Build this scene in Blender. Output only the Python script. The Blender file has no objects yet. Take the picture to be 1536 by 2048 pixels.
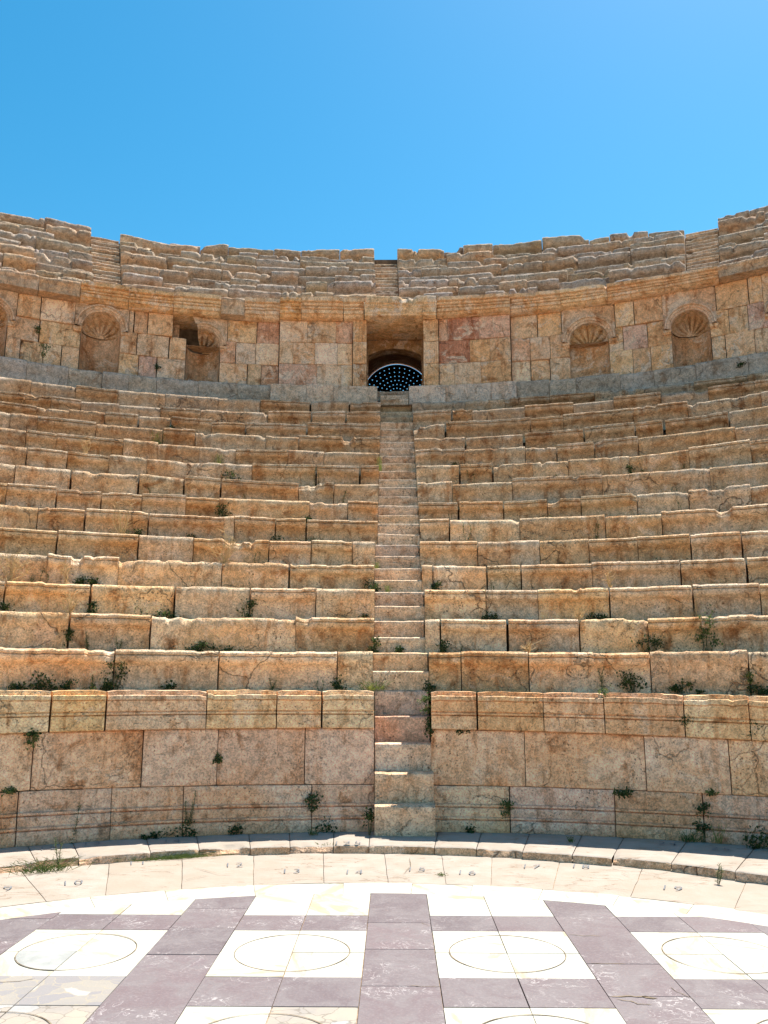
import bpy, math, random
from math import sin, cos, radians, pi, atan2, sqrt, exp, degrees
from mathutils import Vector, Matrix, noise

C = bpy.context.scene.collection
scene = bpy.context.scene

# ---------------------------------------------------------------- camera
cam = bpy.data.objects.new('camera', bpy.data.cameras.new('camera'))
C.objects.link(cam)
r = Vector((0.999931132, 0.0116987532, 0.000932499)).normalized()
f = Vector((-0.01165523, 0.98062357, 0.19555452)).normalized()
u = r.cross(f).normalized()
cam.matrix_world = Matrix(((r.x, u.x, -f.x, 0), (r.y, u.y, -f.y, 0), (r.z, u.z, -f.z, 1.6), (0, 0, 0, 1)))
cam.data.sensor_fit = 'VERTICAL'
cam.data.sensor_height = 36
cam.data.lens = 36 * 1675.883 / 2048
cam.data.clip_start = 0.05
cam.data.clip_end = 5000
scene.camera = cam

# ---------------------------------------------------------------- sky, sun, exposure
SUN = Vector((0.33, 0.36, 1.0)).normalized()       # towards the sun
elev = math.asin(SUN.z)
w = bpy.data.worlds.new('World')
scene.world = w
w.use_nodes = True
nt = w.node_tree
sky = nt.nodes.new('ShaderNodeTexSky')
sky.sky_type = 'NISHITA'
sky.sun_disc = False
sky.sun_elevation = elev
sky.sun_rotation = atan2(SUN.x, SUN.y)
sky.altitude = 900
sky.air_density = 1.3
sky.dust_density = 0.85
sky.ozone_density = 1.3
hs = nt.nodes.new('ShaderNodeHueSaturation')
hs.inputs['Saturation'].default_value = 1.46
hs.inputs['Hue'].default_value = 0.481
nt.links.new(sky.outputs[0], hs.inputs['Color'])
nt.links.new(hs.outputs[0], nt.nodes['Background'].inputs[0])
nt.nodes['Background'].inputs[1].default_value = 0.088
sl = bpy.data.lights.new('sun', 'SUN')
sl.energy = 4.8
sl.angle = radians(0.5)
sl.color = (1.0, 0.95, 0.86)
so = bpy.data.objects.new('sun', sl)
C.objects.link(so)
so.rotation_euler = SUN.to_track_quat('Z', 'Y').to_euler()
so.location = (20, 20, 60)
scene.view_settings.view_transform = 'Standard'
scene.view_settings.look = 'None'
scene.view_settings.gamma = 1
scene.view_settings.exposure = 1.05

# ---------------------------------------------------------------- small helpers
RND = random.Random(11)

def tag(o, label=None, cat=None, group=None, kind=None):
    if label: o['label'] = label
    if cat: o['category'] = cat
    if group: o['group'] = group
    if kind: o['kind'] = kind
    return o

def empty(name, loc=(0, 0, 0), label=None, cat=None, group=None):
    o = bpy.data.objects.new(name, None)
    o.location = loc
    o.empty_display_size = 0.2
    C.objects.link(o)
    return tag(o, label, cat, group)

def build(name, V, F, mats, parent=None, color=None, midx=None, smooth=True, sharp=38):
    off = Vector(parent.location) if parent is not None else Vector((0, 0, 0))
    if parent is not None and parent.parent is not None:
        off = off + Vector(parent.parent.location)
    me = bpy.data.meshes.new(name)
    me.from_pydata([(v[0]-off.x, v[1]-off.y, v[2]-off.z) for v in V], [], F)
    if not isinstance(mats, (list, tuple)): mats = [mats]
    for m in mats: me.materials.append(m)
    if midx:
        for p, i in zip(me.polygons, midx): p.material_index = i
    if smooth:
        me.polygons.foreach_set('use_smooth', [True]*len(me.polygons))
        me.set_sharp_from_angle(angle=radians(sharp))
    me.update()
    o = bpy.data.objects.new(name, me)
    C.objects.link(o)
    if parent is not None: o.parent = parent
    if color: o.color = (*color, 1)
    return o

def lerp(a, b, t): return a+(b-a)*t
def clamp(x, a=0.0, b=1.0): return max(a, min(b, x))
def sstep(a, b, x):
    t = clamp((x-a)/(b-a)); return t*t*(3-2*t)

# ---------------------------------------------------------------- materials
class NT:
    def __init__(s, name):
        s.m = bpy.data.materials.new(name); s.m.use_nodes = True
        s.t = s.m.node_tree; s.n = s.t.nodes; s.b = s.n['Principled BSDF']
        s.b.inputs['Specular IOR Level'].default_value = 0.25
    def add(s, ty, **k):
        n = s.n.new(ty)
        for a, v in k.items(): setattr(n, a, v)
        return n
    def put(s, sock, v):
        if v is None: return
        if isinstance(v, bpy.types.NodeSocket): s.t.links.new(v, sock)
        elif isinstance(v, (tuple, list)) and len(v) == 3 and sock.type == 'RGBA': sock.default_value = (*v, 1)
        else: sock.default_value = v
    def pos(s, seed=True, scale=(1, 1, 1)):
        g = s.add('ShaderNodeNewGeometry').outputs['Position']
        if seed:
            oi = s.add('ShaderNodeObjectInfo').outputs['Random']
            c = s.add('ShaderNodeCombineXYZ')
            s.put(c.inputs[0], s.math('MULTIPLY', oi, 37.0)); s.put(c.inputs[1], s.math('MULTIPLY', oi, 91.0)); s.put(c.inputs[2], s.math('MULTIPLY', oi, 53.0))
            v = s.add('ShaderNodeVectorMath', operation='ADD'); s.put(v.inputs[0], g); s.put(v.inputs[1], c.outputs[0]); g = v.outputs[0]
        if scale != (1, 1, 1):
            v = s.add('ShaderNodeVectorMath', operation='MULTIPLY'); s.put(v.inputs[0], g); v.inputs[1].default_value = scale; g = v.outputs[0]
        return g
    def noise(s, vec, scale, detail=6, rough=0.6, dist=0.0):
        n = s.add('ShaderNodeTexNoise'); s.put(n.inputs['Vector'], vec)
        n.inputs['Scale'].default_value = scale; n.inputs['Detail'].default_value = detail
        n.inputs['Roughness'].default_value = rough; n.inputs['Distortion'].default_value = dist
        return n.outputs['Fac']
    def voro(s, vec, scale, feature='F1', rnd=1.0):
        n = s.add('ShaderNodeTexVoronoi', feature=feature); s.put(n.inputs['Vector'], vec)
        n.inputs['Scale'].default_value = scale; n.inputs['Randomness'].default_value = rnd
        return n.outputs['Distance']
    def math(s, op, a, b=None, c=None):
        n = s.add('ShaderNodeMath', operation=op); s.put(n.inputs[0], a); s.put(n.inputs[1], b)
        if c is not None: s.put(n.inputs[2], c)
        return n.outputs[0]
    def ramp(s, f, a, b, lo=0.0, hi=1.0):
        n = s.add('ShaderNodeMapRange'); n.interpolation_type = 'SMOOTHSTEP'
        s.put(n.inputs[0], f); n.inputs[1].default_value = a; n.inputs[2].default_value = b
        n.inputs[3].default_value = lo; n.inputs[4].default_value = hi
        return n.outputs[0]
    def mix(s, f, a, b, mode='MIX'):
        n = s.add('ShaderNodeMix', data_type='RGBA', blend_type=mode)
        s.put(n.inputs[0], f); s.put(n.inputs[6], a); s.put(n.inputs[7], b)
        return n.outputs[2]
    def distort(s, vec, scale, amt):
        n = s.add('ShaderNodeTexNoise'); s.put(n.inputs['Vector'], vec); n.inputs['Scale'].default_value = scale; n.inputs['Detail'].default_value = 4
        v = s.add('ShaderNodeVectorMath', operation='SCALE'); s.put(v.inputs[0], n.outputs['Color']); v.inputs['Scale'].default_value = amt
        a = s.add('ShaderNodeVectorMath', operation='ADD'); s.put(a.inputs[0], vec); s.put(a.inputs[1], v.outputs[0])
        return a.outputs[0]
    def bump(s, h, dist, strength=1.0, normal=None):
        n = s.add('ShaderNodeBump'); s.put(n.inputs['Height'], h); n.inputs['Distance'].default_value = dist
        n.inputs['Strength'].default_value = strength
        if normal is not None: s.put(n.inputs['Normal'], normal)
        return n.outputs[0]

def stone_mat(name, ochre=0.6, pale=0.5, lichen=0.3, grey=0.0, pits=0.6, cracks=0.5, patch=0.0, rough=0.9):
    m = NT(name)
    base = m.add('ShaderNodeObjectInfo').outputs['Color']
    rnd = m.add('ShaderNodeObjectInfo').outputs['Random']
    p = m.pos(True); pv = m.pos(True, (3.2, 3.2, 0.5))
    def mul(f, c, col):
        q = m.mix(1.0, col, c, 'MULTIPLY'); return m.mix(f, col, q)
    big = m.noise(p, 0.9, 4, 0.55, 0.5)           # whole-block tone
    mid = m.noise(p, 2.6, 8, 0.72, 0.6)          # ragged patches
    streak = m.noise(pv, 1.9, 7, 0.68, 0.5)       # run-off streaks
    tex = m.noise(p, 12, 6, 0.76, 0.4)
    grain = m.noise(p, 55, 3, 0.8)
    col = base
    col = mul(m.math('MULTIPLY', m.ramp(big, 0.40, 0.62), 0.9*ochre), (0.90, 0.66, 0.43), col)
    col = mul(m.math('MULTIPLY', m.ramp(streak, 0.50, 0.66), 0.95*ochre), (0.60, 0.40, 0.25), col)
    col = mul(m.math('MULTIPLY', m.ramp(mid, 0.54, 0.66), 0.9), (0.56, 0.42, 0.31), col)
    palec = m.mix(0.65, base, (0.92, 0.71, 0.54))
    col = m.mix(m.math('MULTIPLY', m.ramp(mid, 0.47, 0.36), pale*1.1), col, palec)
    col = m.mix(m.math('MULTIPLY', m.ramp(tex, 0.56, 0.70), pale*0.8), col, palec)
    if patch > 0:
        nn = m.noise(p, 2.0, 10, 0.70, 0.9)
        col = m.mix(m.math('MULTIPLY', m.ramp(nn, 0.55, 0.59), patch), col, (0.78, 0.63, 0.49))
    if grey > 0:
        n5 = m.noise(p, 2.9, 8, 0.7)
        col = m.mix(m.math('MULTIPLY', m.ramp(n5, 0.40, 0.6), grey), col, (0.38, 0.31, 0.24))
    n6 = m.noise(p, 4.3, 7, 0.80, 0.5)
    col = m.mix(m.math('MULTIPLY', m.ramp(n6, 0.57, 0.70), lichen), col, (0.12, 0.08, 0.05))
    sp = m.math('MULTIPLY', m.ramp(grain, 0.30, 0.70, 0.68, 1.38), m.ramp(tex, 0.36, 0.60, 0.78, 1.20))
    cc = m.add('ShaderNodeCombineColor')
    for i in range(3): m.put(cc.inputs[i], sp)
    col = m.mix(1.0, col, cc.outputs[0], 'MULTIPLY')
    pd = m.distort(p, 14, 0.06)
    vo = m.voro(pd, 26)
    pit = m.math('MULTIPLY', m.ramp(vo, 0.12, 0.26, 1, 0), m.ramp(m.noise(p, 3.5, 6, 0.6), 0.44, 0.60))
    col = m.mix(m.math('MULTIPLY', pit, pits), col, (0.10, 0.06, 0.035))
    h = m.math('ADD', m.math('MULTIPLY', mid, 0.9), m.math('ADD', m.math('MULTIPLY', grain, 0.22), m.math('MULTIPLY', tex, 0.9)))
    h = m.math('SUBTRACT', h, m.math('MULTIPLY', pit, 0.5*pits))
    if cracks > 0:
        cd = m.distort(m.pos(True), 2.6, 0.55)
        ve = m.voro(cd, 1.25, 'DISTANCE_TO_EDGE')
        ck = m.math('MULTIPLY', m.ramp(ve, 0.003, 0.010, 1, 0), m.ramp(m.noise(p, 1.1, 3, 0.5), 0.53, 0.6))
        col = m.mix(m.math('MULTIPLY', ck, cracks), col, (0.09, 0.055, 0.035))
        h = m.math('SUBTRACT', h, m.math('MULTIPLY', ck, 0.8))
        cd = m.distort(p, 6, 0.30)
        ve = m.voro(cd, 4.2, 'DISTANCE_TO_EDGE')
        ck = m.math('MULTIPLY', m.ramp(ve, 0.004, 0.028, 1, 0), m.ramp(m.noise(p, 1.7, 4, 0.6), 0.52, 0.64))
        col = m.mix(m.math('MULTIPLY', ck, cracks*0.45), col, (0.24, 0.14, 0.085))
        h = m.math('SUBTRACT', h, m.math('MULTIPLY', ck, 0.35))
    col = m.mix(1.0, col, (1.0, 0.925, 0.875), 'MULTIPLY')
    m.put(m.b.inputs['Base Color'], col)
    m.b.inputs['Roughness'].default_value = rough
    m.put(m.b.inputs['Normal'], m.bump(h, 0.045, 1.0))
    return m.m

M_SEAT = stone_mat('seat_stone', ochre=0.78, pale=0.5, lichen=0.26, pits=0.75, cracks=0.55)
M_PODIUM = stone_mat('podium_stone', ochre=0.62, pale=0.6, lichen=0.12, pits=0.6, cracks=0.35)
M_UPPER = stone_mat('weathered_stone', ochre=0.6, pale=0.4, lichen=0.6, grey=0.6, pits=0.7, cracks=0.5)
M_WALL = stone_mat('wall_stone', ochre=0.7, pale=0.5, lichen=0.3, pits=0.35, cracks=0.35, patch=0.75)
M_GREY = stone_mat('grey_stone', ochre=0.15, pale=0.5, lichen=0.4, grey=0.5, pits=0.5, cracks=0.4)
M_STEP = stone_mat('step_stone', ochre=0.45, pale=0.45, lichen=0.3, pits=0.75, cracks=0.15)

def slab_mat():
    m = NT('limestone_slab')
    base = m.add('ShaderNodeObjectInfo').outputs['Color']
    p = m.pos(False)
    at = m.add('ShaderNodeAttribute', attribute_name='tint').outputs['Fac']
    n1 = m.noise(p, 3.5, 8, 0.65); n2 = m.noise(p, 26, 5, 0.7)
    col = m.mix(m.ramp(n1, 0.35, 0.7), (0.33, 0.272, 0.218), (0.39, 0.33, 0.28))
    col = m.mix(m.math('MULTIPLY', at, 0.5), col, (0.34, 0.27, 0.205))
    col = m.mix(m.ramp(n2, 0.62, 0.75, 0, 0.45), col, (0.25, 0.18, 0.12))
    # thin weathered veins running across the slabs
    sv = m.distort(m.pos(False, (1.0, 4.5, 1)), 2.0, 0.9)
    ve = m.voro(sv, 1.7, 'DISTANCE_TO_EDGE')
    ck = m.math('MULTIPLY', m.ramp(ve, 0.006, 0.02, 1, 0), m.ramp(m.noise(p, 1.7, 4, 0.6), 0.47, 0.58))
    col = m.mix(m.math('MULTIPLY', ck, 0.7), col, (0.24, 0.15, 0.09))
    m.put(m.b.inputs['Base Color'], col)
    m.b.inputs['Roughness'].default_value = 0.8
    h = m.math('SUBTRACT', m.math('ADD', n1, m.math('MULTIPLY', n2, 0.4)), m.math('MULTIPLY', ck, 0.5))
    m.put(m.b.inputs['Normal'], m.bump(h, 0.012, 0.7))
    return m.m

def marble_mat(name, kind):
    m = NT(name)
    p = m.pos(False)
    t = m.add('ShaderNodeAttribute', attribute_name='tint').outputs['Fac']
    c = m.add('ShaderNodeCombineXYZ'); m.put(c.inputs[2], m.math('MULTIPLY', t, 40.0)); m.put(c.inputs[0], m.math('MULTIPLY', t, 17.0))
    v = m.add('ShaderNodeVectorMath', operation='ADD'); m.put(v.inputs[0], p); m.put(v.inputs[1], c.outputs[0]); p = v.outputs[0]
    rt = m.add('ShaderNodeVectorRotate', rotation_type='Z_AXIS'); m.put(rt.inputs['Vector'], p); m.put(rt.inputs['Angle'], m.math('MULTIPLY', t, 2.0)); p = rt.outputs[0]
    if kind == 'white':
        sv = m.add('ShaderNodeVectorMath', operation='MULTIPLY'); m.put(sv.inputs[0], p); sv.inputs[1].default_value = (1, 3.4, 1)
        n = m.noise(m.distort(sv.outputs[0], 1.6, 1.1), 1.3, 7, 0.6, 1.0)
        col = m.mix(m.ramp(n, 0.50, 0.68), (0.505, 0.48, 0.405), (0.41, 0.34, 0.23))
        n2 = m.noise(p, 1.0, 3, 0.5)
        col = m.mix(m.ramp(n2, 0.5, 0.8, 0, 0.5), col, (0.43, 0.43, 0.40))
        ro = 0.55; bs = 0.15
    elif kind == 'purple':
        n = m.noise(m.distort(p, 3, 0.5), 3.0, 9, 0.68, 0.6)
        a = m.mix(m.math('MULTIPLY', t, 1.0), (0.175, 0.130, 0.134), (0.130, 0.104, 0.109))
        col = m.mix(m.ramp(n, 0.36, 0.66), a, (0.192, 0.163, 0.163))
        col = m.mix(m.ramp(n, 0.58, 0.75, 0, 0.6), col, (0.14, 0.075, 0.095))
        sv = m.distort(p, 2.2, 1.2)
        ve = m.noise(sv, 4.5, 5, 0.55, 1.5)
        vein = m.math('MULTIPLY', m.ramp(m.math('ABSOLUTE', m.math('SUBTRACT', ve, 0.5)), 0.0, 0.016, 1, 0), m.ramp(m.noise(p, 2.3, 3, 0.5), 0.50, 0.64))
        col = m.mix(m.math('MULTIPLY', vein, 0.75), col, (0.55, 0.50, 0.48))
        ve = m.voro(m.distort(p, 5, 0.5), 3.4, 'DISTANCE_TO_EDGE')
        vn = m.math('MULTIPLY', m.ramp(ve, 0.0, 0.018, 1, 0), m.ramp(m.noise(p, 3.1, 3, 0.5), 0.52, 0.66))
        col = m.mix(m.math('MULTIPLY', vn, 0.5), col, (0.46, 0.40, 0.39))
        g = m.noise(p, 60, 4, 0.7)
        col = m.mix(m.ramp(g, 0.45, 0.75, 0, 0.3), col, (0.32, 0.28, 0.275))
        ro = 0.6; bs = 0.25
    else:
        n = m.noise(p, 3.0, 7, 0.65)
        vo = m.add('ShaderNodeTexVoronoi'); m.put(vo.inputs['Vector'], m.distort(p, 4, 0.25)); vo.inputs['Scale'].default_value = 8.5
        sep = m.add('ShaderNodeSeparateColor'); m.put(sep.inputs[0], vo.outputs['Color'])
        a = (0.245, 0.225, 0.225) if kind == 'greybroken' else (0.40, 0.335, 0.26)
        b = (0.31, 0.275, 0.235) if kind == 'greybroken' else (0.33, 0.285, 0.24)
        col = m.mix(sep.outputs[0], a, b)
        col = m.mix(m.ramp(sep.outputs[1], 0.86, 0.88), col, (0.38, 0.36, 0.335))
        col = m.mix(m.ramp(n, 0.45, 0.7, 0, 0.5), col, (0.22, 0.21, 0.215))
        ed = m.voro(m.distort(p, 4, 0.25), 8.5, 'DISTANCE_TO_EDGE')
        col = m.mix(m.ramp(ed, 0.01, 0.035, 0.8, 0), col, (0.34, 0.29, 0.22) if kind == 'greybroken' else (0.20, 0.17, 0.14))
        ro = 0.7; bs = 0.3
    m.put(m.b.inputs['Base Color'], col)
    nn = m.noise(p, 18, 5, 0.6)
    m.put(m.b.inputs['Roughness'], m.ramp(nn, 0.3, 0.7, ro-0.08, ro+0.12))
    m.put(m.b.inputs['Normal'], m.bump(nn, 0.006, bs))
    return m.m

def plain(name, col, rough=0.8, var=0.25, scale=12, metal=0.0):
    m = NT(name); p = m.pos(True)
    n = m.noise(p, scale, 5, 0.6)
    a = tuple(c*(1-var) for c in col); b = tuple(min(1, c*(1+var)) for c in col)
    m.put(m.b.inputs['Base Color'], m.mix(m.ramp(n, 0.35, 0.65), a, b))
    m.b.inputs['Roughness'].default_value = rough
    m.b.inputs['Metallic'].default_value = metal
    m.put(m.b.inputs['Normal'], m.bump(n, 0.01, 0.5))
    return m.m

def leaf_mat(name, c1, c2, trans=0.3):
    m = NT(name)
    g = m.add('ShaderNodeNewGeometry').outputs['Random Per Island']
    m.put(m.b.inputs['Base Color'], m.mix(g, c1, c2))
    m.b.inputs['Roughness'].default_value = 0.6
    tr = m.add('ShaderNodeBsdfTranslucent'); m.put(tr.inputs[0], m.mix(g, tuple(c*1.6 for c in c1), tuple(c*1.6 for c in c2)))
    ms = m.add('ShaderNodeMixShader'); ms.inputs[0].default_value = trans
    m.put(ms.inputs[1], m.b.outputs[0]); m.put(ms.inputs[2], tr.outputs[0])
    m.put(m.n['Material Output'].inputs[0], ms.outputs[0])
    return m.m

M_SLAB = slab_mat()
M_WHITE = marble_mat('white_marble', 'white')
M_PURPLE = marble_mat('purple_marble', 'purple')
M_GREYM = plain('grey_marble', (0.33, 0.33, 0.31), 0.6, 0.15, 5)
M_GBROKE = marble_mat('grey_patchwork_marble', 'greybroken')
M_BBROKE = marble_mat('beige_patchwork_marble', 'beigebroken')
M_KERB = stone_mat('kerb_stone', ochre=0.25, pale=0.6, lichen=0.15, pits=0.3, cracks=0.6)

M_EARTH = plain('earth', (0.30, 0.22, 0.15), 0.95, 0.3, 4)
M_CORE = plain('rubble_fill', (0.16, 0.11, 0.07), 0.95, 0.4, 5)
M_MORTAR = plain('joint_mortar', (0.30, 0.21, 0.14), 0.95, 0.35, 20)
M_LINE = plain('incised_line', (0.20, 0.15, 0.10), 0.9, 0.4, 15)
M_PAINT = plain('faded_blue_grey_paint', (0.17, 0.175, 0.185), 0.8, 0.35, 60)
M_METAL = plain('dark_metal', (0.018, 0.02, 0.024), 0.5, 0.3, 20, 0.3)
M_RIM = plain('rusty_rim', (0.45, 0.20, 0.09), 0.7, 0.3, 20)
M_PAPER = plain('crumpled_paper', (0.60, 0.62, 0.68), 0.8, 0.1, 30)
M_DGREEN = leaf_mat('dark_leaf', (0.022, 0.042, 0.012), (0.075, 0.105, 0.028))
M_GREEN = leaf_mat('leaf', (0.05, 0.085, 0.022), (0.13, 0.16, 0.045))
M_YGREEN = leaf_mat('yellow_green_leaf', (0.12, 0.16, 0.035), (0.25, 0.26, 0.06))
M_DRY = leaf_mat('dry_stalk', (0.42, 0.30, 0.14), (0.66, 0.50, 0.28))
M_STEM = leaf_mat('green_stem', (0.07, 0.08, 0.03), (0.13, 0.12, 0.05), 0.1)

# ---------------------------------------------------------------- theatre measures
CY = 1.1
def xc(D): return 0.264 - 0.018*D
def P(D, th, z, out=0.0):
    R = D - CY - out
    return (xc(D) + R*sin(th), CY + R*cos(th), z)

ROWZ = {0: (1.476, -0.04, 0.0), 1: (1.8951, -0.0307, 0.0017), 2: (2.2973, -0.0375, -0.0397), 3: (2.6937, -0.0242, -0.08),
        4: (3.0655, -0.0372, -0.10), 5: (3.4522, -0.0238, -0.0946), 6: (3.8407, -0.0182, -0.0446), 7: (4.212, 0.0101, -0.0785),
        8: (4.6186, 0.0174, -0.06), 9: (5.0013, 0.1004, 0.14), 10: (5.3908, 0.1006, 0.0825), 11: (5.7678, 0.1082, 0.22),
        12: (6.1521, 0.2119, 0.0745), 13: (6.5518, 0.25, -0.25), 14: (6.9118, 0.12, -0.2484)}
def RD(k): return 9.55 + 0.47*(k-1)
TM = radians(31)
def quad(c, th):
    t = clamp(th, -TM, TM)
    return c[0] + c[1]*t + c[2]*t*t
def rowz(k, th): return quad(ROWZ[k], th)
def plinthz(th): return quad((7.575, 0.1026, 0.09), th)
def walltop(th): return quad((9.08, 0.3468, 0.2275), th)
def corntop(th): return quad((9.4544, 0.2557, -0.2956), th)
SK = [(-45,13.08),(-28.54,13.11),(-26.59,13.16),(-25.99,13.15),(-25.9,13.22),(-22.41,13.20),(-22.3,13.1),(-20.47,13.02),(-20.4,13.16),(-19.15,13.14),(-16.04,13.03),(-14.75,13.05),(-13.08,13.23),
      (-12.13,13.22),(-10.42,13.24),(-6.18,13.26),(-1.02,13.34),(0.74,13.34),(5.35,13.26),(5.47,13.39),(8.26,13.36),(9.56,13.34),
      (11.69,13.39),(14.68,13.33),(15.04,13.18),(16.88,13.24),(19.39,13.19),(21.83,13.1),(24.21,13.04),(24.5,13.22),(27.73,13.25),(45,13.3)]
UZ = {-1: 9.69, 0: 10.107, 1: 10.533, 2: 10.97, 3: 11.417, 4: 11.874, 5: 12.342, 6: 12.82, 7: 13.309}
def skyoff(th):
    d = degrees(th)
    for (a, za), (b, zb) in zip(SK, SK[1:]):
        if a <= d <= b: return lerp(za, zb, (d-a)/(b-a)) - 13.309
    return 0
def UD(j): return 17.6 + 0.55*j
def uz(j, th):
    if j == 7: return UZ[7] + skyoff(th)
    t = clamp(th, -TM, TM)
    low = 0.16*t - 0.30*t*t
    high = -0.6*t*t + 0.05*t
    return UZ[j] + lerp(low, high, (j+1)/8.0)

# ---------------------------------------------------------------- one carved stone
def block(name, parent, mat, color, D, t0, t1, zb, zt, prof, depth, seg=0.04, seed=0.0, wear=0.5,
          tops=None, amp=1.0, outf=None, roll=0.0, ends=0.012):
    """t0,t1 radians; zb,zt functions of th; prof = [(fraction, out)] bottom to top."""
    R = D - CY
    n = max(2, int(math.ceil(abs(t1-t0)*R/seg)))
    if tops is None: tops = [(0.025, 0.0), (0.08, 0.0), (0.2, 0.0), (depth, 0.0)]
    tops = [q for q in tops if q[0] < depth] + [(depth, tops[-1][1])]
    V = []; F = []
    m = len(prof) + len(tops) + 1
    L = abs(t1-t0)*R
    sv = Vector((seed*7.3, seed*3.1, seed*5.7))
    fl = prof[-1][0]
    for i in range(n+1):
        th = lerp(t0, t1, i/n); s = (i/n)*L
        b, t = zb(th), zt(th)
        e = exp(-((min(s, L-s))/0.04)**2)
        q = Vector(P(D, th, t)) + sv
        und = noise.noise(q*1.5)*0.006*wear*amp + noise.noise(q*11.0)*0.006*wear*amp + (noise.cell(q*4.5)-0.5)*0.009*wear
        cn = noise.noise(q*1.9+Vector((9, 2, 4))) + 0.55*noise.noise(q*6.3)
        chip = clamp((cn-0.56+0.20*wear)/0.17)*wear*(0.5+0.5*noise.cell(q*4.0))*(0.75+0.5*noise.noise(q*19))
        tt = roll*(s/L-0.5)
        of = outf(i/n) if outf else 0.0
        for (fr, out) in prof:
            z = lerp(b, t, fr)
            dt = (t - z)
            we = clamp(1 - dt/0.17)
            pt = Vector(P(D, th, z)) + sv
            d1 = noise.noise(pt*3.2)*0.014*amp + noise.noise(pt*11.0)*0.0065*amp + noise.noise(pt*27.0)*0.003*amp
            o = out*(1-0.75*clamp(chip*1.5)) + of + d1 - 0.10*chip*we - ends*e
            z2 = z - (0.065*chip + und)*we + tt
            V.append(P(D, th, z2, o))
        o0 = prof[-1][1]
        for (bk, dz) in tops:
            wf = clamp(1 - bk/0.16)
            pt = Vector(P(D+bk, th, t)) + sv
            z = t + dz - (0.065*chip + und)*(0.4+0.6*wf) + noise.noise(pt*9.0)*0.006*amp + tt - ends*0.6*e
            o = o0*(1-0.75*clamp(chip*1.5)) - bk + of - 0.10*chip*wf*(1 if bk < 0.1 else 0.4)
            V.append(P(D, th, z, o))
        V.append(P(D, th, b, -depth))
    for i in range(n):
        for j in range(m):
            a = i*m+j; b2 = i*m+(j+1) % m
            F.append((a, b2, b2+m, a+m))
    F.append(tuple(range(m))[::-1])
    F.append(tuple(range(n*m, n*m+m)))
    if t1 < t0: F = [fc[::-1] for fc in F]
    # orientation: front face must look towards the stage
    return build(name, V, [fc[::-1] for fc in F], mat, parent, color)

SEAT_P = [(0, 0.0), (0.12, 0.0), (0.25, -0.012), (0.38, -0.024), (0.5, -0.030), (0.60, -0.022), (0.66, 0.002), (0.70, 0.034), (0.74, 0.054),
          (0.80, 0.062), (0.855, 0.062), (0.88, 0.044), (0.905, 0.062), (0.95, 0.062), (0.98, 0.046), (1.0, 0.020)]
SEAT_Q = SEAT_P[:-3] + [(0.95, 0.061), (0.985, 0.058), (1.0, 0.050)]
WORN_P = [(0, 0.0), (0.12, 0.0), (0.25, 0.002), (0.38, 0.004), (0.5, 0.000), (0.6, 0.004), (0.69, 0.018), (0.77, 0.030),
          (0.84, 0.030), (0.90, 0.028), (0.95, 0.020), (0.98, 0.008), (1.0, -0.014)]
UPPER_P = [(0, -0.06), (0.15, -0.06), (0.3, -0.065), (0.45, -0.055), (0.54, -0.03), (0.60, 0.03), (0.66, 0.08), (0.74, 0.10), (0.86, 0.105), (0.95, 0.08), (1.0, 0.03)]
FLAT_P = [(0, -0.010), (0.02, 0.0), (0.10, 0.003), (0.22, 0.0), (0.34, 0.003), (0.46, 0.0), (0.58, 0.002), (0.7, 0.0), (0.82, 0.002), (0.92, 0.002), (0.98, 0.0), (1.0, -0.010)]

def vary(c, rnd, a=0.10, hue=0.05):
    k = 1 + rnd.uniform(-a, a); h = rnd.uniform(-hue, hue)
    return (clamp(c[0]*k*(1+h*0.3)), clamp(c[1]*k), clamp(c[2]*k*(1-h*1.6)))

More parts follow.
